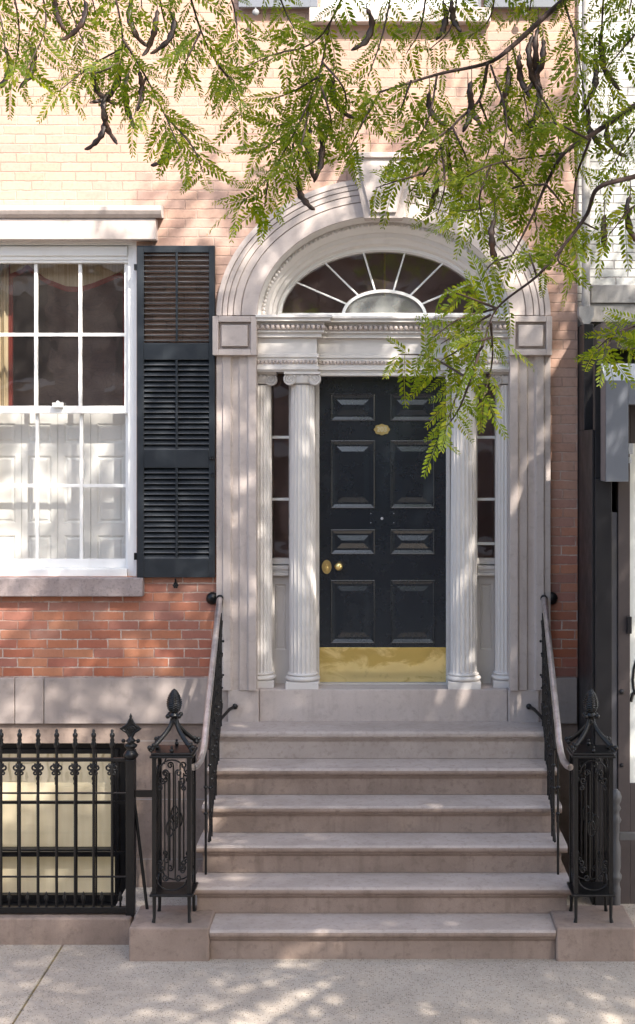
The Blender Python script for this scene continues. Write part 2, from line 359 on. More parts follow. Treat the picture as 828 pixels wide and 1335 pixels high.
# ---- window builder (sash window filling an opening)
def sash_window(x0, x1, z0, z1, cols, rows_up, rows_lo, yf=.05, fw=.075, mid=None, mat='window_white', gl='glass', head=0.0):
    fr = MB(); yb = yf+.14
    fr.box(x0, x0+fw, yf, yb, z0, z1); fr.box(x1-fw, x1, yf, yb, z0, z1)
    fr.box(x0+fw, x1-fw, yf, yb, z1-fw*.6-head, z1); fr.box(x0+fw, x1-fw, yf-.03, yb, z0, z0+.055)
    fr.box(x0, x0+.03, yf-.03, yf-.002, z0, z1); fr.box(x1-.03, x1, yf-.03, yf-.002, z0, z1); fr.box(x0+.03, x1-.03, yf-.03, yf-.002, z1-.035, z1)
    if head:
        fr.box(x0+fw, x1-fw, yf-.018, yf-.002, z1-.115, z1-.045); fr.box(x0+fw, x1-fw, yf+.01, yf+.03, z1-fw*.6-head-.02, z1-fw*.6-head)
    o = fr.build('window', mat, H, .004)
    gx0, gx1, gz0, gz1 = x0+fw, x1-fw, z0+.055, z1-fw*.6-head
    mid = mid if mid is not None else (gz0+gz1)/2
    for (a, c, y, rows, lo) in ((mid-.028, gz1, yf+.035, rows_up, False), (gz0, mid+.028, yf+.075, rows_lo, True)):
        sm = MB(); st = .032 if not lo else .03; bot = .055 if not lo else .065
        sm.box(gx0, gx0+st, y, y+.035, a, c); sm.box(gx1-st, gx1, y, y+.035, a, c)
        sm.box(gx0+st, gx1-st, y, y+.035, a, a+bot); sm.box(gx0+st, gx1-st, y, y+.035, c-(.02 if not lo else .05), c)
        ix0, ix1, iz0, iz1 = gx0+st, gx1-st, a+bot, c-(.02 if not lo else .05)
        for k in range(1, cols):
            xm = ix0+(ix1-ix0)*k/cols; sm.box(xm-.0125, xm+.0125, y+.002, y+.033, iz0, iz1)
        for k in range(1, rows):
            zm = iz0+(iz1-iz0)*k/rows; sm.box(ix0, ix1, y+.0045, y+.030, zm-.0125, zm+.0125)
        sm.build('sash', mat, o, .003)
        pm = MB(); pm.add([(ix0,y+.02,iz0),(ix1,y+.02,iz0),(ix1,y+.02,iz1),(ix0,y+.02,iz1)], [(0,1,2,3)]); pm.build('pane', gl, o)
    return o
def room(x0, x1, y0, y1, z0, z1, mat):
    r = MB(); r.box(x0, x1, y0, y1, z0, z1); r.f = [f for k, f in enumerate(r.f) if k != 2]; r.sm = r.sm[:len(r.f)]
    o = r.build('room', mat, H); return o
pw = sash_window(wx0, wx1, wz0, wz1, 3, 2, 2, .05, .072, Z(534, .1), head=.10)
lk = MB(); lk.box(X(66), X(80), .05, .08, Z(531, .1), Z(525, .1)); lk.ball((X(73), .06, Z(525, .1)), .014); lk.build('sash_lock', 'window_white', pw)
room(wx0-.35, wx1+.25, T+.002, 1.9, wz0-.4, wz1+.25, 'room_dark')
# interior panelled shutters behind the lower sash
ish = MB(); yS = .27; zS0, zS1 = Z(752)+.05, Z(536)
leaves = [(-14, 28), (28.6, 75), (75.6, 118), (118.6, 170)]
def raised(mb, x0, x1, z0, z1, y, m=.02, d=.012, rise=.010):
    # recessed moulding falling back d then a fielded panel
    r = [(x0,x1,z0,z1,y), (x0+m*.7,x1-m*.7,z0+m*.7,z1-m*.7,y+d), (x0+m,x1-m,z0+m,z1-m,y+d), (x0+m*1.8,x1-m*1.8,z0+m*1.8,z1-m*1.8,y+d-rise)]
    if d < .009: r = [(x0,x1,z0,z1,y)] + [(x0+q,x1-q,z0+q,z1-q,y-h_) for q, h_ in ((.002,.007),(.006,.009),(.011,.006),(.013,-.003))] + [(a+.013 if k == 0 else a, c-.013 if k == 0 else c, e+.013 if k == 0 else e, f-.013 if k == 0 else f, yy+(.003 if k == 0 else 0)) for k, (a,c,e,f,yy) in enumerate(r)][1:]
    v = []; nr_ = len(r)-1
    for a, c, e, f, yy in r: v += [(a,yy,e),(c,yy,e),(c,yy,f),(a,yy,f)]
    f = [(4*k+i, 4*k+(i+1) % 4, 4*(k+1)+(i+1) % 4, 4*(k+1)+i) for k in range(nr_) for i in range(4)] + [(4*nr_,4*nr_+1,4*nr_+2,4*nr_+3)]
    mb.add(v, f)
def slab_with_panels(mb, x0, x1, z0, z1, y, panels, back, m=.02, d=.012, rise=.010):
    # front face at y with rectangular panels let into it
    xs = sorted({x0, x1, *[q for p in panels for q in p[:2]]}); zs = sorted({z0, z1, *[q for p in panels for q in p[2:4]]})
    for i in range(len(xs)-1):
        for j in range(len(zs)-1):
            cx, cz = (xs[i]+xs[i+1])/2, (zs[j]+zs[j+1])/2
            if any(p[0] < cx < p[1] and p[2] < cz < p[3] for p in panels): continue
            mb.add([(xs[i],y,zs[j]),(xs[i+1],y,zs[j]),(xs[i+1],y,zs[j+1]),(xs[i],y,zs[j+1])], [(0,1,2,3)])
    for p in panels: raised(mb, *p[:4], y, m, d, rise)
    mb.add([(x0,y,z0),(x1,y,z0),(x1,y,z1),(x0,y,z1),(x0,back,z0),(x1,back,z0),(x1,back,z1),(x0,back,z1)],
           [(0,1,5,4),(1,2,6,5),(2,3,7,6),(3,0,4,7),(4,5,6,7)])
for a_, c_ in leaves:
    x0, x1 = X(a_, yS), X(c_, yS)
    pn = [(x0+.045, x1-.045, Z(q1, yS), Z(q0, yS)) for q0, q1 in ((552, 578), (594, 682), (698, 748))]
    slab_with_panels(ish, x0, x1, zS0, zS1, yS, pn, yS+.03, .018)
ish.build('inner_shutter', 'inner_white', pw)

# lintel and sill
lm = MB()
y0c = -.15
lm.prism([(0,Z(268)),(y0c,Z(268,-.15)),(y0c,Z(274,-.15)),(-.135,Z(279,-.13)),(-.11,Z(284,-.11)),(0,Z(284))], 'x', X(-66), X(210,-.14))
lm.box(X(-60), X(203,-.1), -.10, .02, Z(312,-.1), Z(284,-.1)-.003)
lm.build('window_lintel', 'painted_stone', H, .005)
sm = MB(); sm.box(X(-46), X(186,-.08), -.08, .05, Z(778,-.08), wz0-.001); sm.build('window_sill', 'sill_stone', H, .008)

# ---- louvred shutters
def louvred(px0, px1, rx_hook):
    y0, y1 = -.056, -.014
    x0, x1 = X(px0, y0), X(px1, y0); k = (px1-px0)/101.0
    za, zb2 = Z(753, y0), Z(320, y0)
    xi0, xi1 = x0+.050*k, x1-.042*k
    pans = [(Z(447,y0), Z(329,y0), .10), (Z(586,y0), Z(469,y0), .85), (Z(728,y0), Z(610,y0), .85)]
    f = MB(); f.box(x0, xi0, y0, y1, za, zb2); f.box(xi1, x1, y0, y1, za, zb2)
    prev = za
    for p in sorted(pans): f.box(xi0, xi1, y0+.001, y1, prev, p[0]); prev = p[1]
    f.box(xi0, xi1, y0+.001, y1, prev, zb2)
    o = f.build('shutter', 'shutter_paint', H, .003)
    for za_, zb_, tilt in pans:
        sl = MB(); n = 17; h = (zb_-za_)/n; c, s2 = math.cos(tilt), math.sin(tilt); L, t = (.0155 if tilt < .5 else .0245), .0032; ed = MB()
        for i in range(n):
            zc = za_+h*(i+.5); yc = (y0+y1)/2+.002
            q = [(-L,-t),(L,-t),(L,t),(-L,t)]
            sl.prism([(yc+a*c-b_*s2, zc+a*s2+b_*c) for a, b_ in q], 'x', xi0-.002, xi1+.002)
            ed.tube([(xi0-.002, yc-L*c, zc-L*s2+.001), (xi1+.002, yc-L*c, zc-L*s2+.001)], .0038, 6)  # strip carrying the painted highlight along the slat front
        lo_ = sl.build('louvre', 'shutter_paint', o); ed.build('louvre_edge_glint', 'louvre_glint', lo_)
        rod = MB(); xm = (xi0+xi1)/2+.003; rod.box(xm-.008, xm+.008, y0-.008, y0+.004, za_+.012, zb_-.002); rod.build('tilt_rod', 'shutter_paint', o, .002)
    hw = MB()
    hw.box(x1-.036, x1-.004, y0-.012, y0-.001, Z(600,y0), Z(595,y0)); 
    for dx in (-.03, -.014): hw.ball((x1+dx, y0-.012, Z(598,y0)), .010, 8)
    hw.build('latch', 'iron', o); hw = MB(); hw.tube(spiral((x1-.012, y0-.006, Z(619,y0)), .013, .013, 1, 0), .0035, 6); hw.build('ring', 'iron', o)
    for q1, q0 in ((730, 721), (352, 344)): hg = MB(); hg.box(x0-.022, x0+.004, y0+.004, y0+.03, Z(q1,y0), Z(q0,y0)); hg.build('hinge', 'iron', o)
    dg = MB(); xc = (x0+x1)/2; zc = Z(763,y0)
    dg.tube([(xc, 0.0, zc+.02), (xc, y0-.02, zc+.028), (xc, y0-.022, zc+.05)], .006, 6)
    dg.box(xc-.006, xc+.006, y0-.012, y0-.004, zc, zc+.05)
    for i in range(6): dg.ball((xc+.014*math.cos(i*PI/3), y0-.01, zc+.014*math.sin(i*PI/3)), .009, 8)
    dg.ball((xc, y0-.018, zc), .008, 8); dg.build('shutter_dog', 'iron', o)
louvred(178.5, 280, 1); louvred(-140, -38, 0)

# ---- upper window (only its sill and shutter feet reach into the view)
sash_window(ux0, ux1, uz0, uz1, 3, 2, 2)
room(ux0-.2, ux1+.2, T+.002, 2.5, uz0-.2, uz1+.2, 'room_dark')
us = MB(); us.box(X(403,-.09), X(640,-.09), -.09, .05, Z(28,-.09), uz0-.001); us.build('window_sill', 'painted_stone', H, .006)
for a_, c_ in ((311, 414), (632, 734)):
    f = MB(); x0, x1 = X(a_, -.07), X(c_, -.07); zz0 = Z(9, -.07)
    f.box(x0, x0+.055, -.07, -.03, zz0, zz0+2); f.box(x1-.055, x1, -.07, -.03, zz0, zz0+2); f.box(x0+.055, x1-.055, -.069, -.03, zz0, zz0+.16); f.box(x0+.055, x1-.055, -.069, -.03, zz0+1.85, zz0+2)
    o = f.build('shutter', 'steel_grey', H, .003)
    sl = MB()
    for i in range(42):
        zc = zz0+.18+i*.04; sl.prism([(-.068, zc-.01), (-.061, zc-.012), (-.034, zc+.008), (-.041, zc+.01)], 'x', x0+.053, x1-.053)
    sl.build('louvre', 'steel_grey', o)
    dg = MB(); xc = (x0*.78+x1*.22) if a_ < 400 else (x0+x1)/2; zc = Z(17, -.07); dg.tube([(xc,0,zc+.02),(xc,-.09,zc+.03)], .006, 6); dg.lathe((xc,-.085,zc), [(.004,-.012),(.024,-.008),(.026,0),(.01,.008)], 12, 'y'); dg.build('shutter_dog', 'gate_grey', o)

# ---- basement window
bw = sash_window(bx0+.0, X(156, .16), bz0, bz1-.07, 1, 1, 1, .16, .02, Z(1112, .2), 'black_frame', 'basement_glass')
bf = MB(); bf.box(bx0, bx1, .15, .30, bz1-.07, bz1); bf.box(X(156,.16), bx1, .15, .30, bz0, bz1-.07); bf.build('frame', 'black_frame', bw)
rm = MB(); rm.box(bx0-.2, bx1+.1, T+.002, 2.2, bz0-.3, bz1+.2); rm.f = [f for k, f in enumerate(rm.f) if k != 2]; rm.sm = rm.sm[:len(rm.f)]; rm.build('room', 'room_dark', H)
# window guard
gd = MB(); yg = -.06
for k in range(-1, 7): gd.box(X(151-25.5*k,yg)-.006, X(151-25.5*k,yg)+.006, yg-.006, yg+.006, bz0-.02, bz1-.03)
for py in (1046, 1112, 1168): gd.box(bx0, bx1+.01, yg-.012, yg-.0095 +.02, Z(py,yg)-.010, Z(py,yg)+.010)
for zc in (Z(1046,yg), Z(1168,yg)): gd.box(bx1-.01, bx1+.02, yg, .01, zc-.01, zc+.01)
gd.build('window_guard', 'iron', H)

# ---- doorway surround
prof = [(0,.02),(0,-.045),(.15,-.045),(.17,-.060),(.36,-.060),(.40,-.036),(.56,-.036),(.58,-.052),(.77,-.052),(.81,-.072),(1.0,-.072),(1.0,.30)]
ztread = Z(899, -.02)                                        # top of the threshold stone
for x0, x1 in ((X(283), X(335)), (X(717), X(664))):
    pm = MB(); pm.prism([(x0+(x1-x0)*t, y) for t, y in prof], 'z', ztread+.001, Z(461)); pm.build('pilaster', 'painted_stone', H, .003)
aprof = [(0,.02),(0,-.05)]
for t_, y_ in ((.14,-.056),(.27,-.060),(.41,-.063),(.60,-.067)): aprof += [(t_-.012,y_+.004),(t_-.006,y_+.017),(t_+.010,y_+.017),(t_+.018,y_)]
aprof += [(.985,-.074),(1.0,-.068),(1.0,.30)]
am = MB(); n = 72; ZA = Z(412)
rows = []
for i in range(n+1):
    a = PI*i/n
    rows.append([(*ell(DC, ZA, (217-54*t)/180, (179-51*t)/180, a), y) for t, y in aprof])
v = [(p[0], p[2], p[1]) for r in rows for p in r]; m = len(aprof)
am.add(v, [(i*m+k, i*m+k+1, (i+1)*m+k+1, (i+1)*m+k) for i in range(n) for k in range(m-1)])
am.build('archivolt', 'painted_stone', H)
# soffit rings stepping back to the fanlight
so = MB(); rings = [(163,128,-.071),(160,124,.05),(156.5,119.5,.055),(155,116.5,.075),(152,112,.10),(152,112,.118),(148,106,.13),(147,104,.16),(143,99,.175),(142,97,.24),(137.5,90,.25),(136.5,89,.30)]
rw = [[(*ell(DC, ZA, a/180, c/180, PI*i/n), y) for a, c, y in rings] for i in range(n+1)]
v = [(p[0], p[2], p[1]) for r in rw for p in r]; m = len(rings)
so.add(v, [(i*m+k, i*m+k+1, (i+1)*m+k+1, (i+1)*m+k) for i in range(n) for k in range(m-1)])
so.build('arch_soffit', 'white_wood', H)
eg = MB()
for i in range(1, 74):
    a = PI*i/74; x, z = ell(DC, ZA, 157.3/180, 120.5/180, a)
    eg.ball((x, .052, z), .0155, 8); 
eg.build('egg_moulding', 'white_wood', H)
# impost blocks
for x0, x1 in ((277, 334.5), (664.5, 720)):
    cm = MB(); yc = -.105; cx0, cx1, cz0, cz1 = X(x0,yc), X(x1,yc), Z(463,yc), Z(412,yc)
    slab_with_panels(cm, cx0, cx1, cz0, cz1, yc, [], .0)
    cm.f = [f for f in cm.f]; 
    cm = MB(); e = .042; zz = [cz0, cz0+e, cz1-e, cz1]
    cm.box(cx0, cx0+e, yc, .0, cz0, cz1); cm.box(cx1-e, cx1, yc, 0, cz0, cz1); cm.box(cx0+e, cx1-e, yc, 0, cz0, cz0+e); cm.box(cx0+e, cx1-e, yc, 0, cz1-e, cz1)
    cm.box(cx0+e, cx1-e, yc+.035, 0, cz0+e, cz1-e); cm.box(cx0+e+.022, cx1-e-.022, yc+.004, yc+.034, cz0+e+.022, cz1-e-.022)
    cm.build('impost_block', 'painted_stone', H, .004)
# keystone
km = MB(); yk = -.14
def kpoly(i0, i1, t0, t1): return [(X(475+i0,yk), Z(284+t1,yk)), (X(525-i0,yk), Z(284+t1,yk)), (X(541-i1,yk), Z(206+t0,yk)), (X(459+i1,yk), Z(206+t0,yk))]
km.prism(kpoly(0,0,0,0), 'y', yk, .02); km.prism(kpoly(8,9,9,-7), 'y', yk-.02, yk+.01)
km.box(X(456,yk), X(544,yk), yk-.02, .01, Z(206,yk)+.001, Z(199,yk)); km.build('keystone', 'painted_stone', H, .005)
# threshold stone
tm = MB(); tm.box(X(338.5), X(661.5), -.02, .42, 1.09, ztread); 
tm.build('threshold', 'painted_stone', H, .006)
for a_, c_ in ((298, 338), (662, 702)):
    q = MB(); q.box(X(a_), X(c_), -.045, .3, 1.09, ztread); q.build('plinth_block', 'painted_stone', H, .006)
# entablature
en = MB(); orn = MB()
def layer(y0, y1, proj, projc, flare=0.0):
    for (a_, c_, yf, side) in ((335, 413, .0, 1), (586.5, 664, .0, -1)):
        x0, x1 = X(a_), X(c_)
        if side > 0: x1 += proj
        else: x0 -= proj
        en.box(x0, x1, yf-proj, .34, Z(y1), Z(y0))
    en.box(X(413)+proj+.0005, X(586.5)-proj-.0005, .10-projc, .34, Z(y1)+.0004, Z(y0)-.0004)
layer(412, 415.5, .115, .115); layer(415.5, 420, .100, .100); layer(420, 434, .055, .055); layer(434, 440, .035, .035); layer(440, 461, .0, .0)
layer(461, 466, .014, .014); layer(466, 478, .004, .004); layer(478, 482, .020, .02)
layer(482, 484.5, .006, .006); en.box(X(413)+.0075, X(586.5)-.0075, .094, .34, Z(489), Z(484.5)-.0004)
en.build('entablature', 'white_wood', H, .002)
def ornrow(py, x0, x1, y, r, step):
    k = int((x1-x0)/step)
    for i in range(k+1):
        x = x0+(x1-x0)*i/k; orn.ball((x, y, Z(py)), r, 6, 1.25); 
        if i < k: orn.ball((x+step/2, y+.006, Z(py)+r*.8), r*.55, 6); orn.ball((x+step/2, y+.006, Z(py)-r*.8), r*.45, 6)
for a_, c_, sg in ((335, 413, 1), (586.5, 664, -1)):
    e1, e2 = (0, .05) if sg > 0 else (.05, 0)
    ornrow(427, X(a_)-e1+.01, X(c_)+e2, -.066, .017, .036); ornrow(472, X(a_)+.01, X(c_)-.01, -.006, .013, .026)
ornrow(427, X(413)+.06, X(586.5)-.06, .034, .017, .036); ornrow(472, X(413)+.02, X(586.5)-.02, .094, .013, .026)
orn.build('carved_band', 'sill_stone' if False else 'painted_stone', H)

# ---- fanlight
YF = .26
fan = MB(); FC, FZ = X(501, YF), Z(410.5, YF); sY = FOC/(CAMD+YF)
R1, R2, r1, r2 = 137/sY, 88/sY, 55/sY, 33/sY
def arcband(mb, cx, cz, ra, rb, t, y0, y1, n=48):
    v = []
    for i in range(n+1):
        a = PI*i/n
        for (q, w_) in ((0, y0), (t, y0), (t, y1), (0, y1)):
            v.append((cx+(ra-q)*math.cos(a), w_, cz+(rb-q)*math.sin(a)))
    mb.add(v, [(4*i+k, 4*i+(k+1) % 4, 4*(i+1)+(k+1) % 4, 4*(i+1)+k) for i in range(n) for k in range(4)])
arcband(fan, FC, FZ, R1+.01, R2+.01, .03, YF-.02, YF+.03)
fan.box(FC-R1-.01, FC+R1+.01, YF-.05, YF+.03, FZ-.025, FZ+.010)
fo = fan.build('fanlight', 'window_white', H, .002)
sp = MB(); arcband(sp, FC, FZ, r1, r2, .022, YF-.015, YF+.012, 28)
for k in range(1, 7):
    a = PI*k/7
    a1 = Vector((FC+(r1-.006)*math.cos(a), YF-.004, FZ+(r2-.006)*math.sin(a))); aa = PI/2+(a-PI/2)*.93
    b1 = Vector((FC+(R1-.01)*math.cos(aa), YF-.004, FZ+(R2-.01)*math.sin(aa)))
    sp.tube([a1, b1], [.0085, .0075], 6)
sp.build('glazing_bar', 'window_white', fo)
gp = MB(); v = [(FC+q*math.cos(PI*i/40), YF+.005, FZ+w_*math.sin(PI*i/40)) for i in range(41) for q, w_ in ((r1-.006, r2-.006), (R1-.005, R2-.005))]
gp.add(v, [(2*i, 2*i+1, 2*i+3, 2*i+2) for i in range(40)]); gp.build('pane', 'dark_glass', fo)
gp = MB(); v = [(FC, YF+.004, FZ)] + [(FC+(r1-.004)*math.cos(PI*i/30), YF+.004, FZ+(r2-.004)*math.sin(PI*i/30)) for i in range(31)]
gp.add(v, [(0, i+1, i+2) for i in range(30)]); gp.build('pane', 'pale_sheen_glass', fo)
room(-.95, .97, .46, 2.3, 1.0, 5.0, 'hall_red')
cw = MB(); cw.box(-1.1, -.952, .34, .47, 1.0, 5.1); cw.box(.972, 1.13, .34, .47, 1.0, 5.1); cw.build('hall_return', 'hall_red', H)

# ---- door
YD = .27
dx0, dx1, dz0, dz1 = X(416, YD), X(582, YD), Z(889, YD), Z(488, YD)
dm = MB()
pans = []
for (q0, q1) in ((513, 549), (574, 663), (690, 723), (756, 839)):
    for (a_, c_) in ((431, 489), (509, 567)): pans.append((X(a_,YD), X(c_,YD), Z(q1,YD), Z(q0,YD)))
slab_with_panels(dm, dx0, dx1, dz0, dz1+.02, YD, pans, YD+.05, .046, .0078, .0070)
door = dm.build('door', 'door_paint', H)
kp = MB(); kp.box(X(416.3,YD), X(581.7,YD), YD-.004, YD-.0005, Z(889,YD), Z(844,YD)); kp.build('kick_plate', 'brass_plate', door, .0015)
kn = MB(); kn.lathe((X(442,YD), YD, Z(738,YD)), [(.026,0),(.026,-.008),(.012,-.014),(.011,-.035),(.022,-.042),(.030,-.055),(.029,-.068),(.018,-.077),(.002,-.080)][::-1], 18, 'y'); kn.build('knob', 'brass', door)
lkm = MB()
v = [(.036*math.cos(2*PI*i/24), .052*math.sin(2*PI*i/24)) for i in range(24)]
lkm.prism([(X(426,YD)+a, Z(739,YD)+c) for a, c in v], 'y', YD-.009, YD); lkm.lathe((X(426,YD), YD-.009, Z(741,YD)), [(.016,0),(.017,-.01),(.013,-.014),(.002,-.015)][::-1], 14, 'y')
lkm.box(X(426,YD)-.004, X(426,YD)+.004, YD-.03, YD-.012, Z(745,YD), Z(735,YD)); lkm.build('lock', 'brass', door, .002)
ml = MB(); ml.box(X(482,YD), X(515,YD), YD-.004, YD-.0005, Z(684,YD), Z(667,YD)); mlo = ml.build('letter_plate', 'door_paint', door, .001)
sc = MB()
for a_, c_ in ((483.5,669.5),(513.5,669.5),(483.5,681.5),(513.5,681.5)): sc.ball((X(a_,YD), YD-.005, Z(c_,YD)), .004, 8)
sc.lathe((X(498,YD), YD-.004, Z(676,YD)), [(.011,0),(.011,-.004),(.006,-.005),(.002,-.003)][::-1], 14, 'y'); sc.build('peephole', 'steel_light', mlo)
npm = MB(); v = []
for i in range(48):
    a = 2*PI*i/48; r = 1+.06*math.cos(8*a); v.append((X(498,YD)+.058*r*math.cos(a), Z(560,YD)+.040*r*math.sin(a)))
npm.prism(v, 'y', YD-.008, YD); no = npm.build('number_plate', 'brass', door, .003)
def text(body, size, loc, mat, parent, name, depth=.002, font_shear=0):
    cu = bpy.data.curves.new(name, 'FONT'); cu.body = body; cu.size = size; cu.extrude = depth; cu.align_x = 'CENTER'; cu.align_y = 'CENTER'; cu.shear = font_shear
    tmp = bpy.data.objects.new('tmp_text', cu); COL.objects.link(tmp)
    dg = bpy.context.evaluated_depsgraph_get(); me = bpy.data.meshes.new_from_object(tmp.evaluated_get(dg))
    bpy.data.objects.remove(tmp); me.transform(Matrix.Translation(loc) @ Matrix.Rotation(PI/2, 4, 'X'))
    o = bpy.data.objects.new(name, me); me.materials.clear(); me.materials.append(M[mat]); COL.objects.link(o); o.parent = parent; return o
text('203', .052, (X(498,YD), YD-.009, Z(560,YD)), 'brass_light', no, 'numerals')
# door frame, jambs, saddle
fm = MB()
for a_, c_ in ((411, 416), (582, 587)): fm.box(X(a_,.2), X(c_,.2), .20, .34, ztread, Z(489,.1))
fm.box(X(411,.2), X(587,.2), .19, .40, ztread+.0006, Z(889.5, YD)); 
for a_, c_ in ((411, 415.6), (582.4, 587)):
    for k in range(9): py = 524+41.5*k; fm.box(X(a_,.2)+.004, X(c_,.2)-.004, .194, .2, Z(py,.2)-.005, Z(py,.2)+.005)
fm.build('door_frame', 'white_wood', H, .002)

# ---- sidelights
def sidelight(x0, x1, b0, b1, extra):
    y = .23; f = MB()
    f.box(X(b0,y), X(x0,y), y, .34, ztread, Z(489,y)); f.box(X(x1,y), X(b1,y), y, .34, ztread, Z(489,y))
    f.box(X(x0,y), X(x1,y), y+.01, .34, Z(736,y), Z(728,y))
    for q0, q1, pr in ((737, 742, .03), (742, 746, .018), (746, 750, .03)): f.box(X(x0,y), X(x1,y), y-pr, .34, Z(q1,y), Z(q0,y)-.001)
    o = f.build('sidelight', 'white_wood', H, .002)
    p = MB(); slab_with_panels(p, X(x0,y)+.001, X(x1,y)-.001, ztread, Z(750,y)-.002, y+.03, [(X(x0,y)+.022, X(x1,y)-.022, Z(848,y), Z(762,y))], .33, .014, .014, .004); p.build('panel', 'white_wood', o)
    for py in [570, 651] + extra: mb = MB(); mb.box(X(x0,y), X(x1,y), y+.022, y+.05, Z(py,y)-.010, Z(py,y)+.010); mb.build('muntin', 'window_white', o)
    pn = MB(); pn.add([(X(x0,y),y+.036,Z(728,y)),(X(x1,y),y+.036,Z(728,y)),(X(x1,y),y+.036,Z(489,y)),(X(x0,y),y+.036,Z(489,y))], [(0,1,2,3)]); pn.build('pane', 'dark_glass', o)
sidelight(354, 376.5, 336, 411, []); sidelight(622.5, 645.5, 587, 663, [709])

# ---- ionic columns
def column(px, r, Yc, plinth=True):
    s = FOC/(CAMD+Yc); xc = X(px, Yc); zb_ = ztread; zcap = Z(484.6)
    zb2, ztp = zb_+.105, zcap-.075
    c = MB(); hh = ztp-zb2
    pr = [(r*(1.0-.13*max(0, (t-.3)/.7)**1.5), zb2+hh*t) for t in np.linspace(.006, .992, 12)]
    pr = [(pr[0][0]*1.05, zb2)] + pr
    c.lathe((xc, Yc, 0), pr, 20*6, 'z', 20, .085); o = c.build('column', 'white_wood', H)
    bs = MB(); bs.box(xc-r*1.22, xc+r*1.22, Yc-r*1.22, Yc+r*1.22, zb_, zb_+.050)
    pf_ = [(r*1.16, zb_+.0505)] + [(r*1.08+.022*math.cos(a), zb_+.069+.018*math.sin(a)) for a in np.linspace(-PI/2, PI/2, 8)] + [(r*1.06, zb_+.088)] + [(r*1.03+.012*math.cos(a), zb_+.098+.009*math.sin(a)) for a in np.linspace(-PI/2, PI/2, 6)]
    bs.lathe((xc, Yc, 0), pf_, 40); bs.build('base', 'white_wood', o, .003)
    cp = MB(); rt = r*.88; yv = Yc-rt-.004; vz = zcap-.052; vr = .046
    cp.box(xc-rt-.045, xc+rt+.045, Yc-rt-.028, Yc+rt, zcap-.017, zcap)
    cp.lathe((xc, Yc, 0), [(rt, ztp-.01), (rt+.012, ztp-.002), (rt+.006, ztp+.008), (rt+.020, ztp+.03), (rt+.020, ztp+.045)], 32)
    cp.box(xc-rt-.01, xc+rt+.01, yv-.006, Yc, zcap-.040, zcap-.018)
    for sg in (-1, 1):
        vx = xc+sg*(rt+.004)
        cp.lathe((vx, yv+.05, vz), [(vr*.96, .05), (vr, -.052), (vr-.006, -.058), (vr-.010, -.050), (.006, -.050)], 26, 'y')
        cp.tube(spiral((vx, yv-.003, vz), vr-.003, .008, 2.2, PI/2, 'xz', 44, -sg), [.0055]*30+[.0045]*15, 6)
        cp.ball((vx, yv-.004, vz), .009, 8)
    for i in range(5): cp.ball((xc+(i-2)*.026, yv-.008, zcap-.029), .0105, 8)
    cp.build('capital', 'white_wood', o)
column(394.8, .098, .105); column(604.6, .098, .105); column(341, .080, .145); column(659.5, .080, .145)

# ---- things inside the windows
cu = MB(); yC = .325
def pleat(mb, x0, x1, z0, z1, y, amp, per, n=80):
    v = []
    for i in range(n+1):
        x = x0+(x1-x0)*i/n; yy = y+amp*math.sin(2*PI*(x-x0)/per)+amp*.4*math.sin(5.1*PI*(x-x0)/per)
        v += [(x, yy, z0), (x, yy, z1)]
    mb.add(v, [(2*i, 2*i+2, 2*i+3, 2*i+1) for i in range(n)], True)
pleat(cu, X(-30,yC), X(11,yC), Z(560,yC), Z(320,yC), yC, .018, .055)
curt = tag(cu.build('window_curtain', 'cream_fabric', loc=(X(-10), yC, Z(560,yC))), 'cream pleated curtain with a red edge behind the window', 'curtain')
tr_ = MB(); pleat(tr_, X(11,yC)+.001, X(17.5,yC), Z(560,yC), Z(320,yC), yC, .008, .05, 16); tr_.build('red_trim', 'red_fabric', curt)
va = MB(); yV = .318
top = Z(318,yV); edge = [(14,358),(28,352),(36,346),(60,364),(86,374),(104,375),(122,370),(150,358),(156,356),(166,362)]
va.add([p for a_, c_ in edge for p in ((X(a_,yV), yV+.012*math.sin(a_*.3), Z(c_,yV)), (X(a_,yV), yV+.012*math.sin(a_*.3), top))], [(2*i, 2*i+2, 2*i+3, 2*i+1) for i in range(len(edge)-1)], True)
val = tag(va.build('window_valance', 'cream_fabric', loc=(X(90), yV, top)), 'cream scalloped valance with red hem across the window top', 'valance')
rt_ = MB(); rt_.add([p for a_, c_ in edge for p in ((X(a_,yV), yV-.003+.012*math.sin(a_*.3), Z(c_+6,yV)), (X(a_,yV), yV-.003+.012*math.sin(a_*.3), Z(c_-1,yV)))], [(2*i, 2*i+2, 2*i+3, 2*i+1) for i in range(len(edge)-1)], True)
rt_.box(X(160,yV), X(165,yV), yV, yV+.01, Z(540,yV), Z(356,yV)); rt_.build('red_trim', 'red_fabric', val)
_b = M['blind_fabric'].node_tree; _b.nodes['Principled BSDF'].inputs['Emission Color'].default_value = (1,.88,.62,1); _b.nodes['Principled BSDF'].inputs['Emission Strength'].default_value = .06  # faint glow added to brighten the blind, no lamp behind it
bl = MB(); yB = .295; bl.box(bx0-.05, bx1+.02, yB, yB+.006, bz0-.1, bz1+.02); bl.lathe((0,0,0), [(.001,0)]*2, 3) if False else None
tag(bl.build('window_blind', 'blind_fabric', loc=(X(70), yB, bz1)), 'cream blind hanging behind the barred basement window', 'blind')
cl = thing('ceiling_lamp', 'pale domed hall lamp glimpsed through the fanlight', 'lamp', (X(502), 1.1, 4.2))
q = MB(); q.lathe((X(502), 1.1, 4.06), [(.002,-.10),(.06,-.095),(.12,-.07),(.16,-.02),(.17,.03),(.02,.035)][::-1], 24); q.build('lamp_shade', 'inner_white', cl)
q = MB(); q.tube([(X(502),1.1,4.09),(X(502),1.1,4.99)], .008, 8); q.build('stem', 'brass', cl)

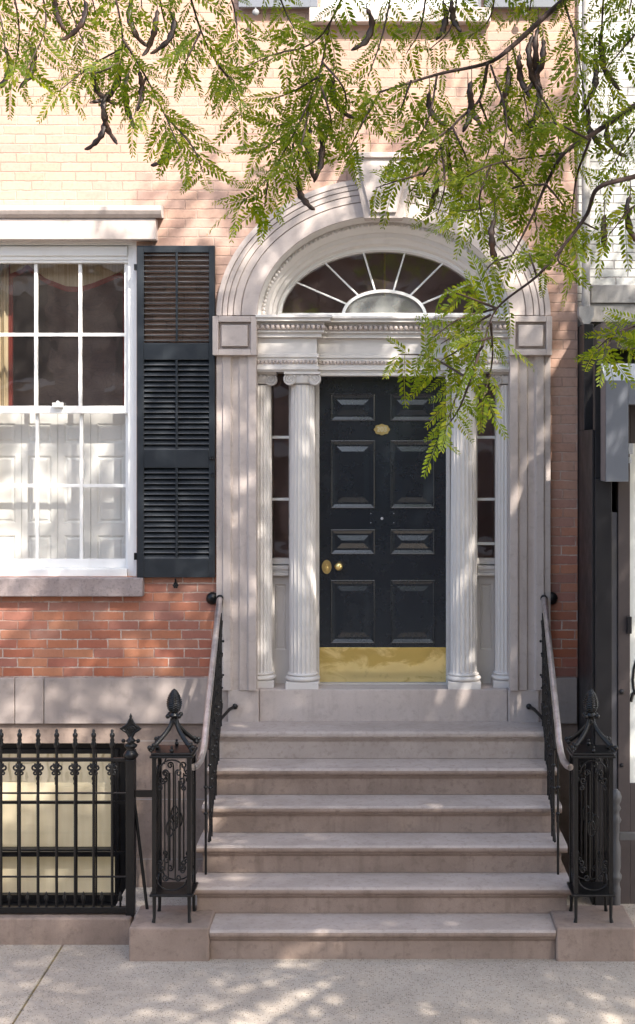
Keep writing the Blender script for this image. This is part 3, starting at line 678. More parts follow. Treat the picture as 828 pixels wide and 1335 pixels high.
# ================================================================== STOOP
S = thing('stone_stoop', 'broad flight of six brownstone steps up to the black door', 'steps', (0, -1.76, 0))
TZ = [1.10, .905, .72, .537, .355, .184]; RY = [-.36-.28*i for i in range(6)]
for i in range(6):
    zt_, zl = TZ[i], (TZ[i+1] if i < 5 else -.02)
    r = RY[i]; hw = 1.15 if i < 5 else None
    x0, x1 = (-1.15, 1.15) if i < 5 else (-1.035, 1.044)
    st = MB(); nose = r-.040; th = .050
    st.prism([(r, zl+(.001 if i < 5 else 0)), (r, zt_-th-.022), (r-.010, zt_-th-.018), (r-.012, zt_-th-.010), (r-.022, zt_-th-.006), (r-.024, zt_-th+.001), (-.021, zt_-th+.001), (-.021, zl+.001)], 'x', x0, x1)
    q = [(nose+.012+.030*(1-math.cos(a))*0 + (-.0) , 0) for a in ()]
    arc = [(nose+.025-.025*math.cos(a), zt_-.025+.025*math.sin(a)) for a in np.linspace(-PI/2, PI/2, 9)]
    e = .036 if i < 5 else 0.0
    st.prism([(-.021, zt_-th)] + arc + [(-.021, zt_)], 'x', x0-e, x1+e)
    so_ = st.build('step', 'brownstone_tread' if i == 0 else 'brownstone', S, .004)
    tr = MB(); tr.prism([(p[0]-.0012, p[1]+.0012) for p in arc[5:]] + [(-.0215 if i == 0 else RY[i-1]-.0, zt_+.0012), (-.0215 if i == 0 else RY[i-1], zt_-.004), (nose+.03, zt_-.012)], 'x', x0-e-.0005, x1+e+.0005)
    tr.build('tread_top', 'brownstone_tread', so_)  # tread and upper nosing overlaid in a lighter stone tone
for a_, c_ in ((-1.52, -1.037), (1.046, 1.525)):
    pm = MB(); pm.box(a_, c_, -1.80, -1.37, -.02, .203); pm.build('plinth_block', 'brownstone', S, .012)

# ================================================================== IRON RAILINGS
def stair_railing(s, label):
    R = thing('stair_railing', label, 'railing', (s*1.12, -1.24, TZ[4]), 'iron railings beside the steps')
    Y0, Y1 = -.12, -1.24
    def top(y):
        t = (y-Y0)/(Y1-Y0); return Vector((s*(1.165-.04*t), y, 1.985-.70*t))
    path = [Vector((s*1.167, -.05, 1.99))] + [top(y) for y in np.linspace(Y0, Y1, 10)] + [Vector((s*1.121,-1.33,1.222)), Vector((s*1.122,-1.41,1.172)), Vector((s*1.128,-1.48,1.138)), Vector((s*1.14,-1.55,1.122)), Vector((s*1.158,-1.60,1.12))]
    h = MB(); h.tube(path, .021, 12); hr = h.build('handrail', 'rail_metal', R)
    u = MB(); u.tube([p-Vector((0,0,.026)) for p in path[:11]], .012, 4); u.build('under_bar', 'iron', R)
    lo = MB()
    def low(y): return top(y)-Vector((s*.022, 0, .80))
    for k in (.13, .72): lo.tube([top(y)-Vector((s*.02, 0, k)) for y in np.linspace(Y0-.02, Y1, 6)], .009, 4)
    lo.build('sloping_bar', 'iron', R)
    n = 10
    for i in range(n):
        y = -.20+(Y1+.20)*i/(n-1)
        k = 0 if y > RY[0] else next(j for j in range(1, 6) if y > RY[j])
        p = top(y); bx = p.x-s*.018 if i < n-1 else p.x
        b_ = MB(); b_.tube([(bx, y, TZ[k]-.01), (bx, y, p.z-.03)], .0085, 6)
        for f in (.42, .60): 
            zc = TZ[k]+(p.z-TZ[k])*f; b_.ball((bx, y, zc), .0155, 8, .8)
        bo = b_.build('baluster', 'iron', R)
        if i < n-1:
            sc_ = MB(); zc = p.z-.17; xx = bx-s*.002
            for sy in (-1, 1):
                sc_.tube(spiral((xx, y+sy*.024, zc-.02), .022, .006, 1.3, PI/2, 'yz', 16, sy), .0045, 5)
                sc_.tube(spiral((xx, y+sy*.024, TZ[k]+.17), .022, .006, 1.3, -PI/2, 'yz', 16, -sy), .0045, 5)
            sc_.tube([(xx, y, zc+.0), (xx, y, zc-.30)], .0035, 5); sc_.tube([(xx,y-.024,TZ[k]+.148),(xx,y+.024,TZ[k]+.148)], .004, 5); sc_.tube([(xx,y-.024,zc+.002),(xx,y+.024,zc+.002)], .004, 5); sc_.tube([(xx,y,TZ[k]+.148),(xx,y,zc)], .0035, 5)
            sc_.ball((bx-s*.016, y, zc-.06), .010, 8); sc_.ball((bx-s*.016, y, zc-.30), .009, 8)
            sc_.build('scroll', 'iron', R)
    br = MB(); p0 = path[0]
    br.tube([p0, p0+Vector((s*.02,.03,.0)), p0+Vector((s*.055,.065,.0))], .013, 8); br.lathe((p0.x+s*.06, -.012, p0.z), [(.012,-.03),(.03,-.02),(.045,-.006),(.045,.012)][::-1], 14, 'y')
    br.ball((p0.x, p0.y-.01, p0.z+.005), .027, 10)
    br.build('wall_bracket', 'iron', R); br = MB()
    br.tube([(p0.x-s*.03, -.26, 1.165), (p0.x-s*.075, -.12, 1.205), (p0.x-s*.105, -.05, 1.215)], .012, 8); br.ball((p0.x-s*.108, -.055, 1.215), .022, 8)
    br.build('wall_bracket', 'iron', R)
    return R
stair_railing(-1, 'iron stair railing between the window shutter and the steps')
stair_railing(1, 'iron stair railing beside the neighbouring dark shopfront')

# newel posts: open square cage on four feet, bent straps carrying a pine cone
def newel(label, loc):
    N = thing('newel_post', label, 'newel post', loc, 'iron newel posts at the foot of the steps')
    x, y, z = loc; a = .106; zb_, ztp = z+.175, z+1.000
    f = MB()
    for sx in (-1, 1):
        for sy in (-1, 1):
            f.box(x+sx*a-.0125, x+sx*a+.0125, y+sy*a-.0125, y+sy*a+.0125, zb_, ztp)
    f.build('cage_frame', 'iron', N)
    pl = MB(); pl.box(x-a-.026, x+a+.026, y-a-.026, y+a+.026, ztp, ztp+.014); pl.box(x-a-.018, x+a+.018, y-a-.018, y+a+.018, ztp+.0142, ztp+.03); pl.build('cap_plate', 'iron', N, .003)
    bp = MB(); bp.box(x-a-.026, x+a+.026, y-a-.026, y+a+.026, zb_-.014, zb_); bp.build('base_plate', 'iron', N, .003)
    for sx in (-1, 1):
        for sy in (-1, 1):
            l = MB(); l.tube([(x+sx*a, y+sy*a, zb_-.014), (x+sx*a, y+sy*a, z+.03), (x+sx*(a+.004), y+sy*(a+.004), z+.0)], [.013, .010, .013], 6); l.build('foot', 'iron', N)
    for side in range(4):                                     # scrollwork panels
        sc_ = MB()
        def L(u, h): 
            c, s2 = [(1,0),(0,1),(-1,0),(0,-1)][side]; d = -a
            u *= a/.118; return Vector((x + u*c - d*s2*1.0, y + u*s2 + d*c, zb_ + h))
        hh = ztp-zb_; r = .0052
        def sp(u, h, r0, r1, turns, a0, sg, n=18): return [L(u+(r0+(r1-r0)*i/n)*math.cos(a0+sg*turns*2*PI*i/n), h+(r0+(r1-r0)*i/n)*math.sin(a0+sg*turns*2*PI*i/n)) for i in range(n+1)]
        for sg in (-1, 1):
            sc_.tube([L(sg*.048, .14+ (hh-.28)*t/6) for t in range(7)], r, 5)
            sc_.tube([L(sg*.023, .095+ (hh-.19)*t/6) for t in range(7)], r, 5)
            for h0, vv in ((hh-.14, 1), (.14, -1)):
                sc_.tube(sp(sg*.070, h0, .024, .007, 1.25, 0 if sg < 0 else PI, -sg*vv*-1), r, 5)
                sc_.tube(sp(sg*.045, h0+vv*.045, .022, .006, 1.25, PI if sg > 0 else 0, -sg*vv), r, 5)
                sc_.tube(sp(sg*.082, h0-vv*.045, .018, .005, 1.2, PI/2*vv, sg*vv), r, 5)
            sc_.tube([L(.030*math.cos(t)*.8+sg*.013, hh*.5+sg*.018+.048*math.sin(t)) for t in np.linspace(0, 2*PI, 17)[:-1]], r, 5, closed=True)
        sc_.tube([L(.10*math.cos(t), .085-.065*math.sin(t)) for t in np.linspace(0, PI, 13)], r, 5)
        sc_.tube([L(.085*math.cos(t), hh-.085+.070*math.sin(t)) for t in np.linspace(0, PI, 13)], r, 5)
        sc_.build('scrollwork', 'iron', N)
    cr = MB(); z0 = ztp+.03
    for sx in (-1, 1):
        for sy in (-1, 1):
            pth = []
            for t in np.linspace(0, 1, 10):
                rad = (a+.012)*(1-t)**1.9+.012; pth.append((x+sx*rad, y+sy*rad, z0+.012+.175*t**.85))
            cr.tube(pth, [.015]*6+[.013]*4, 6, flat=.55)
            for dx, dz in ((0, .022), (.014, .036), (-.008, .045)): cr.ball((x+sx*(a+.012+dx), y+sy*(a+.012+dx), z0+dz), .0145, 8)
        cr.ball((x+sx*a, y, z0+.011), .014, 8); cr.ball((x, y+sx*a, z0+.011), .014, 8); cr.ball((x, y+sx*a, z0+.032), .009, 8); cr.ball((x+sx*a, y, z0+.032), .009, 8)
    cr.build('crown_strap', 'iron', N)
    fi = MB(); zc = z0+.185
    fi.lathe((x, y, 0), [(.022,zc-.03),(.026,zc-.02),(.018,zc-.005),(.018,zc+.008),(.036,zc+.018),(.036,zc+.026),(.020,zc+.036),(.022,zc+.045)], 16)
    for k in range(4): aa = PI/4+k*PI/2; fi.ball((x+.050*math.cos(aa), y+.050*math.sin(aa), zc+.022), .015, 8)
    v = []; nr, na = 22, 24
    for i in range(nr+1):
        t = i/nr; rad = .047*math.sin(PI*(.10+.895*t))**.58*(1.06-.30*t)
        for k in range(na):
            aa = 2*PI*k/na; bmp = 1+.13*math.cos(8*aa+PI*i*.5*1.0)*math.cos(PI*i*.5) if 1 < i < nr-1 else 1
            v.append((x+rad*bmp*math.cos(aa), y+rad*bmp*math.sin(aa), zc+.04+.145*t))
    fi.add(v, [(i*na+k, i*na+(k+1) % na, (i+1)*na+(k+1) % na, (i+1)*na+k) for i in range(nr) for k in range(na)])
    fi.build('pine_cone_finial', 'iron', N)
    return N
n1 = newel('iron newel post with pine cone finial nearest the area fence', (-1.275, -1.60, .203))
n2 = copy_tree(n1); n2.location = (1.283, -1.60, .203-.0); n2['label'] = 'iron newel post with pine cone finial nearest the dark shopfront'

# ================================================================== AREA FENCE
CU = MB(); CU.box(-5.0, X(171,-1.5), -1.51, -1.375, -.3, .166)
tag(CU.build('stone_curb', 'brownstone', loc=(-2.4,-1.44,0), bevel=.012), 'low brownstone curb carrying the black area fence', 'curb')
yF = -1.44; F = thing('area_fence', 'black iron picket fence guarding the basement window', 'fence', (X(170,yF), yF, .166))
pitch = 24.15
def fz(py): return Z(py, yF)
rl = MB()
xe0, xe1 = X(-420,yF), X(170,yF)
rl.box(xe0, xe1, yF-.014, yF+.014, fz(992.5), fz(988)); rl.box(xe0, xe1, yF-.008, yF+.008, fz(1035), fz(1033)); rl.box(xe0, xe1, yF-.008, yF+.008, fz(1144), fz(1142)); rl.box(xe0, xe1, yF-.018, yF+.018, fz(1190), fz(1182))
rl.build('rail', 'iron', F, .002)
def fence_picket(px):
    x = X(px, yF); k = MB()
    k.tube([(x, yF, fz(1186)), (x, yF, fz(972))], .0088, 8)
    k.lathe((x, yF, 0), [(.0105,fz(976)),(.017,fz(973)),(.019,fz(970)),(.012,fz(967)),(.015,fz(964.5)),(.010,fz(962)),(.016,fz(959.5)),(.016,fz(957)),(.008,fz(955)),(.010,fz(952.5)),(.002,fz(950))], 10)
    o = k.build('picket', 'iron', F)
    d = MB()
    for s in (-1, 1):
        d.tube(spiral((x+s*.021, yF-.016, fz(1000)), .022, .007, 1.3, PI/2, 'xz', 16, s), .0065, 5)
        d.tube(spiral((x+s*.016, yF-.016, fz(1007)), .015, .005, 1.1, PI/2, 'xz', 12, s), .006, 5)
    d.lathe((x, yF-.014, 0), [(.004,fz(1024)),(.010,fz(1021)),(.006,fz(1018)),(.012,fz(1014)),(.006,fz(1011)),(.015,fz(1006)),(.010,fz(998)),(.006,fz(994))], 8)
    d.build('scroll', 'iron', o)
    return o
pk0 = fence_picket(146.3)
sp0 = MB(); xs = X(157, yF); sp0.lathe((xs, yF, 0), [(.007,fz(1183)),(.007,fz(1176)),(.013,fz(1173)),(.015,fz(1169.5)),(.008,fz(1167)),(.010,fz(1165.5)),(.002,fz(1162.5))], 8); sk0 = sp0.build('short_spike', 'iron', F)
dxp = pitch*(CAMD+yF)/FOC
for i in range(1, 21):
    for src in (pk0, sk0):
        c = src.copy(); COL.objects.link(c); c.parent = F; c.location.x -= dxp*i
        for ch in src.children:
            cc = ch.copy(); COL.objects.link(cc); cc.parent = c
po = MB(); xp = X(170.5, yF)
po.box(xp-.027, xp+.027, yF-.027, yF+.027, .160, fz(990))
pst = po.build('corner_post', 'iron', F, .003)
uf = MB()
uf.lathe((xp, yF, 0), [(.030,fz(990)),(.042,fz(987)),(.048,fz(984)),(.036,fz(980)),(.022,fz(977)),(.040,fz(973)),(.042,fz(971)),(.020,fz(968)),(.034,fz(966)),(.020,fz(963)),(.010,fz(960))], 16)
for k in range(4): uf.ball((xp+.046*math.cos(k*PI/2), yF+.046*math.sin(k*PI/2), fz(966)), .014, 8)
cxd = fz(950)
dia = []
for k in range(4):
    a0 = k*PI/2; A = Vector((.062*math.cos(a0), .072*math.sin(a0))); Bq = Vector((.062*math.cos(a0+PI/2), .072*math.sin(a0+PI/2)))
    for t in np.linspace(0, 1, 7)[:-1]:
        p = A.lerp(Bq, t); bend = 1-.28*math.sin(PI*t); dia.append((xp+p.x*bend, yF, cxd+p.y*bend))
uf.tube(dia, .0085, 6, closed=True); uf.prism([((q[0]-xp)*.95+xp, (q[2]-cxd)*.95+cxd) for q in dia], 'y', yF-.005, yF+.005)
uf.tube(spiral((xp+.008, yF-.01, cxd), .02, .005, 1.2, 0, 'xz', 14), .004, 5); uf.tube(spiral((xp-.008, yF-.01, cxd), .02, .005, 1.2, PI, 'xz', 14), .004, 5)
uf.lathe((xp, yF, 0), [(.007,cxd+.06),(.010,cxd+.078),(.004,cxd+.088),(.002,cxd+.096)], 8); uf.build('finial', 'iron', pst)
bc = MB(); bc.tube([(xp+.02, yF+.03, fz(1050)), (X(192,-1.45), -1.45, .20)], .0105, 6); bc.build('brace', 'iron', F)
tb = MB(); tb.box(xp+.027, -1.275-.131, yF-.008, yF+.008, fz(1039), fz(1030)); tb.build('tie_bar', 'iron', F)

# ================================================================== NEIGHBOUR
NB = thing('neighbour_building', 'white painted brick building with a dark metal shopfront', 'building', (3.5, 0, 0))
nx = XR+.006
q = MB(); q.box(nx, 9, .05, .35, Z(425), 9.0); q.build('wall', 'white_brick', NB)
q = MB(); q.box(X(770,-.02), 9, -.04, .3, Z(395,-.04), Z(371,-.04)); q.build('stone_course', 'band_stone' if False else 'grey_stone', NB, .006)
q = MB(); q.box(X(763,-.02), 9, -.02, .3, Z(420), Z(395,-.04)-.002); q.build('fascia', 'grey_stone', NB, .004)
dp = MB(); xd = X(764,-.06)
dp.tube([(xd, -.06, Z(404,-.06)), (xd, -.06, 8.6)], .030, 14)
dp.prism([(xd-.055,Z(400,-.06)),(xd+.05,Z(400,-.06)),(xd+.05,Z(412,-.06)),(xd+.02,Z(424,-.06)),(xd-.02,Z(424,-.06)),(xd-.055,Z(412,-.06))], 'y', -.11, -.01)
dpo = dp.build('downpipe', 'grey_stone', NB)
q = MB(); q.tube([(xd-.01, -.06, Z(424,-.06)), (xd-.01,-.06,Z(560,-.06))], .034, 12); q.build('lower_pipe', 'dark_steel', dpo)
YS = -.72
side = MB(); side.box(nx+.001, X(776.2,YS), YS+.03, .1, -.05, Z(560,YS)); side.box(nx+.001, X(774,-.3), -.30, .1, Z(560,YS)+.001, Z(422,-.3))
side.build('side_panel', 'dark_steel', NB, .004)
q = MB(); xq = X(776,YS)
q.box(xq, X(798,YS), YS, YS+.12, -.05, Z(628,YS)+.02); q.box(xq+.002, X(797,YS), YS+.02, YS+.12, Z(628,YS)+.02, Z(470,YS)); q.build('shopfront_pier', 'dark_steel', NB, .004)
q = MB(); q.box(X(798,YS), X(806,YS), YS+.03, YS+.1, .0, Z(668,YS)); q.build('metal_strip', 'strip_metal', NB, .003)  # door frame strip, its lit reflection painted as a lighter grey
q = MB(); q.box(X(806.5,YS), X(822,YS), YS+.015, YS+.1, -.02, Z(520,YS)); q.box(X(822,YS), 3.3, YS+.015, YS+.1, -.02, Z(1022,YS)); q.box(X(822,YS), 3.3, YS+.015, YS+.1, Z(578,YS), Z(520,YS))
q.box(3.3, 3.4, YS+.015, YS+.1, -.02, Z(520,YS)); dfo = q.build('shop_door', 'taupe_metal', NB, .004)
q = MB(); q.box(X(817,YS), X(823.5,YS), YS-.012, YS+.013, Z(826,YS), Z(804,YS)); q.box(X(818,YS),X(822,YS),YS-.018,YS-.012,Z(824,YS),Z(806,YS)); q.build('hinge', 'dark_steel', dfo, .002); q = MB(); q.lathe((X(811,YS),YS+.015,Z(902,YS)),[(.018,0),(.018,-.012),(.006,-.02)][::-1],12,'y'); q.build('lock', 'dark_steel', dfo); q = MB(); q.lathe((X(811,YS),YS+.015,Z(998,YS)),[(.014,0),(.014,-.01),(.006,-.02)][::-1],12,'y'); q.build('lock', 'dark_steel', dfo)
q = MB(); q.box(X(822.5,YS), 3.3, YS+.03, YS+.04, Z(1022,YS), Z(578,YS)); pp = q.build('window_poster', 'poster_white', NB)
lt = MB(); yl = YS+.026
for pts_, rr in (([(830,860),(826.5,872),(825,886),(826,898),(829,905),(833,906)], .010), ([(822.5,915),(825,905),(829,900)], .012), ([(840,860),(836,880),(838,900),(846,906)], .010), ([(850,900),(856,872),(862,900),(868,874)], .010)):
    lt.tube([P(a_, c_, yl) for a_, c_ in pts_], rr, 6, flat=.25)
lt.build('lettering', 'black_frame', pp)
# hood over the shop entrance (inverted L box with a sloping top, its light painted as paler steel)
hd = thing('shopfront_hood', 'grey blue metal box hood over the shop entrance', 'hood', (2.2, YS, Z(527,YS)))
yh0, yh1 = YS-.22, YS
hx = X(790, yh0); zt0, zt1 = Z(496, yh0), Z(474, yh1)
q = MB()
q.box(hx, X(819.5,yh0), yh0, yh1-.001, Z(628,yh0), zt0); q.box(X(819.5,yh0), 3.4, yh0+.0005, yh1-.001, Z(527,yh0), zt0); q.build('hood_box', 'steel_grey', hd, .003)
q = MB(); q.add([(hx,yh0,zt0+.0005),(3.4,yh0,zt0+.0005),(3.4,yh1,zt1),(hx,yh1,zt1),(hx,yh1,zt0)], [(0,1,2,3),(0,3,4)]); q.build('sloping_top', 'steel_light', hd)
q = MB(); q.add([(hx-.0015,yh0+.004,Z(627,yh0)),(hx-.0015,yh1,Z(627,yh0)),(hx-.0015,yh1,zt1-.004),(hx-.0015,yh0+.004,zt0-.002)], [(0,1,2,3)]); q.build('side_sheet', 'side_metal', hd)
q = MB(); q.lathe((X(822,yh0), yh0+.05, Z(585,yh0)), [(.022,-.02),(.022,.02)], 12, 'x'); q.box(X(821,yh0), X(826,yh0), yh0+.03, yh0+.07, Z(592,yh0), Z(578,yh0)); q.lathe((X(822.5,yh0), yh0+.05, Z(600,yh0)), [(.014,-.02),(.016,.0),(.010,.02)], 10); q.build('clamp', 'steel_light', hd)
# shop interior back so the glass band above the door is dark
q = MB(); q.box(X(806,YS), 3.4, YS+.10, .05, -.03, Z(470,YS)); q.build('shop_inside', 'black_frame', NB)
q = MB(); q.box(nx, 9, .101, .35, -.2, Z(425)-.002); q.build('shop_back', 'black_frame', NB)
# arched dark head above the hood
q = MB(); q.prism([(X(773,-.1),Z(428,-.1)),(X(785,-.1),Z(420,-.1)),(9,Z(420,-.1)),(9,Z(455,-.1)),(X(800,-.1),Z(455,-.1)),(X(784,-.1),Z(470,-.1)),(X(773,-.1),Z(470,-.1))], 'y', -.10, .0); q.build('shop_head', 'taupe_metal', NB, .003)
# small grey gate between post and shop
GT = thing('metal_gate', 'low grey gate rail with a turned post behind the newel', 'gate', (X(803,-1.15), -1.15, 0))
yG = -1.15; xg = X(803.5, yG)
def gz(py): return Z(py, yG)
q = MB(); q.lathe((xg, yG, 0), [(.026,-.01),(.028,gz(1165)),(.030,gz(1160)),(.024,gz(1155)),(.022,gz(1150)),(.036,gz(1145)),(.036,gz(1141)),(.024,gz(1137)),(.030,gz(1130)),(.030,gz(1105)),(.020,gz(1096)),(.022,gz(1090)),(.022,gz(1074)),(.034,gz(1069)),(.022,gz(1064)),(.020,gz(1058)),(.032,gz(1054)),(.020,gz(1049)),(.032,gz(1044)),(.036,gz(1039)),(.026,gz(1033)),(.010,gz(1029)),(.002,gz(1028))], 16); q.build('post', 'gate_iron', GT)
q = MB(); q.box(xg+.02, 2.6, yG-.012, yG+.012, gz(1095), gz(1085)); q.box(2.56, 2.60, yG-.02, yG+.02, 0, gz(1080)); q.build('rail', 'gate_iron', GT, .003)

# ================================================================== FAR SIDE OF THE STREET (mirrored in the panes)
def far_house(x0, x1, h, mat, label):
    o = thing('row_house', label, 'house', ((x0+x1)/2, -17.2, 0), 'houses across the street')
    q = MB(); q.box(x0, x1, -25, -17.2, -.2, h); q.build('wall', mat, o)
    q = MB(); q.box(x0-.05, x1+.05, -17.2, -16.8, h-.5, h+.1); q.build('cornice', 'painted_stone', o, .02)
    nb = 3; st = (x1-x0)/nb
    for r in range(int(h//3.2)):
        for c in range(nb):
            xc = x0+st*(c+.5); zb_ = 1.2+r*3.1
            q = MB(); q.box(xc-.5, xc+.5, -17.2, -17.15, zb_, zb_+1.8); w_ = q.build('window', 'dark_steel', o)
            q = MB(); q.box(xc-.58, xc+.58, -17.2, -17.08, zb_-.14, zb_-.002); q.box(xc-.58, xc+.58, -17.2, -17.08, zb_+1.802, zb_+2.0); q.build('sill', 'painted_stone', w_)
far_house(-15, -8.1, 7.6, 'far_brick', 'dark brick row house with pale sills, tallest across the street')
far_house(-8, -1.2, 7.0, 'far_brick', 'red brick row house across from the parlour window')
far_house(-1.1, 5.7, 7.3, 'far_brick', 'brown brick row house facing the black door')
far_house(5.8, 13, 6.9, 'grey_stone', 'grey stone row house across from the shopfront')

# ================================================================== HONEY LOCUST
TR = thing('honey_locust_tree', 'honey locust tree with feathery leaves and dark hanging pods', 'tree', (3.7, -4.4, 0))
trunk = MB()
trunk.tube([(3.7,-4.4,-.1),(3.68,-4.4,1.2),(3.6,-4.45,2.6),(3.5,-4.6,3.6),(3.35,-4.7,4.6),(3.2,-4.7,6.0),(3.1,-4.6,7.5),(3.0,-4.5,9.0)], [.20,.16,.145,.14,.12,.095,.06,.02], 14); tr_o = trunk.build('trunk', 'bark', TR)
# leaf templates: pinnate leaf along +x, leaflets in the xy plane
def leaf_template(pairs, L, ll, lw, fold, jit=.0, drop=.0):
    V, F_ = [], []
    for i in range(pairs):
        t = (i+1)/(pairs+.6); xx = L*t; sz = math.sin(PI*min(1, .25+.72*t))**.55
        for s in (-1, 1):
            if random.random() < drop: continue
            ang = math.radians(58-18*t)+random.gauss(0, jit*.5); d = np.array([math.cos(ang), s*math.sin(ang), random.gauss(-.12, jit)]); d /= np.linalg.norm(d)
            pn = np.cross(np.array([random.gauss(0, jit), random.gauss(0, jit), 1.]), d); pn /= np.linalg.norm(pn); up = np.cross(d, pn)
            l, w = ll*sz*random.uniform(1-jit*.5, 1+jit*.3), lw*sz; b0 = np.array([xx, 0, 0])+d*.003; o = len(V)
            for a, b_, zz in ((0,0,0),(.3,.5,-fold),(.72,.42,-fold),(1,0,-.15*fold),(.72,-.42,-fold),(.3,-.5,-fold)):
                V.append(b0+d*l*a+pn*w*b_+up*(zz*w*.5)-np.array([0,0,.10*l*a*a]))
            F_ += [(o,o+1,o+2,o+3),(o,o+3,o+4,o+5)]
    o = len(V); w = .0009
    for i in range(5):
        t = i/4; V += [np.array([L*t,-w,0.]),np.array([L*t,w,0.])]
    F_ += [(o+2*i,o+2*i+2,o+2*i+3,o+2*i+1) for i in range(4)]
    V = np.array(V)
    cy = random.uniform(-.35, .35)*jit*2
    V[:,2] -= .9*(V[:,0]**2)/L*random.uniform(.2, .2+jit); V[:,1] += cy*(V[:,0]**2)/L
    return V, np.array(F_)
def orient(dirs, roll):
    x = dirs/np.linalg.norm(dirs, axis=1)[:,None]
    ref = np.tile(np.array([0,-1,.35]), (len(x),1)); z = ref - x*np.sum(ref*x, 1)[:,None]; z /= np.linalg.norm(z, axis=1)[:,None]
    y = np.cross(z, x); c, s2 = np.cos(roll)[:,None], np.sin(roll)[:,None]
    y2, z2 = y*c+z*s2, z*c-y*s2
    return np.stack([x, y2, z2], axis=2)                       # columns
def leaf_mesh(name, tmpls, pos, dirs, roll, scale, parent, mat='leaf'):
    R_ = orient(np.array(dirs), np.array(roll)); pos = np.array(pos); scale = np.array(scale); vs_, fs_ = [], []; off = 0
    for q, (V, F_) in enumerate(tmpls):
        ix = np.arange(q, len(pos), len(tmpls))
        av = np.einsum('nij,vj->nvi', R_[ix], V)*scale[ix][:,None,None] + pos[ix][:,None,:] - np.array(parent.location)
        fs_.append((F_[None]+(off+np.arange(len(ix))*len(V))[:,None,None]).reshape(-1)); vs_.append(av.reshape(-1, 3)); off += len(ix)*len(V)
    av = np.concatenate(vs_); fa = np.concatenate(fs_); nf = len(fa)//4
    me = bpy.data.meshes.new(name); me.vertices.add(len(av)); me.vertices.foreach_set('co', av.reshape(-1).astype(np.float32))
    me.loops.add(nf*4); me.loops.foreach_set('vertex_index', fa.astype(np.int32))
    me.polygons.add(nf); me.polygons.foreach_set('loop_start', (np.arange(nf)*4).astype(np.int32))
    me.update(calc_edges=True); me.validate(); me.materials.append(M[mat])
    o = bpy.data.objects.new(name, me); COL.objects.link(o); o.parent = parent; return o
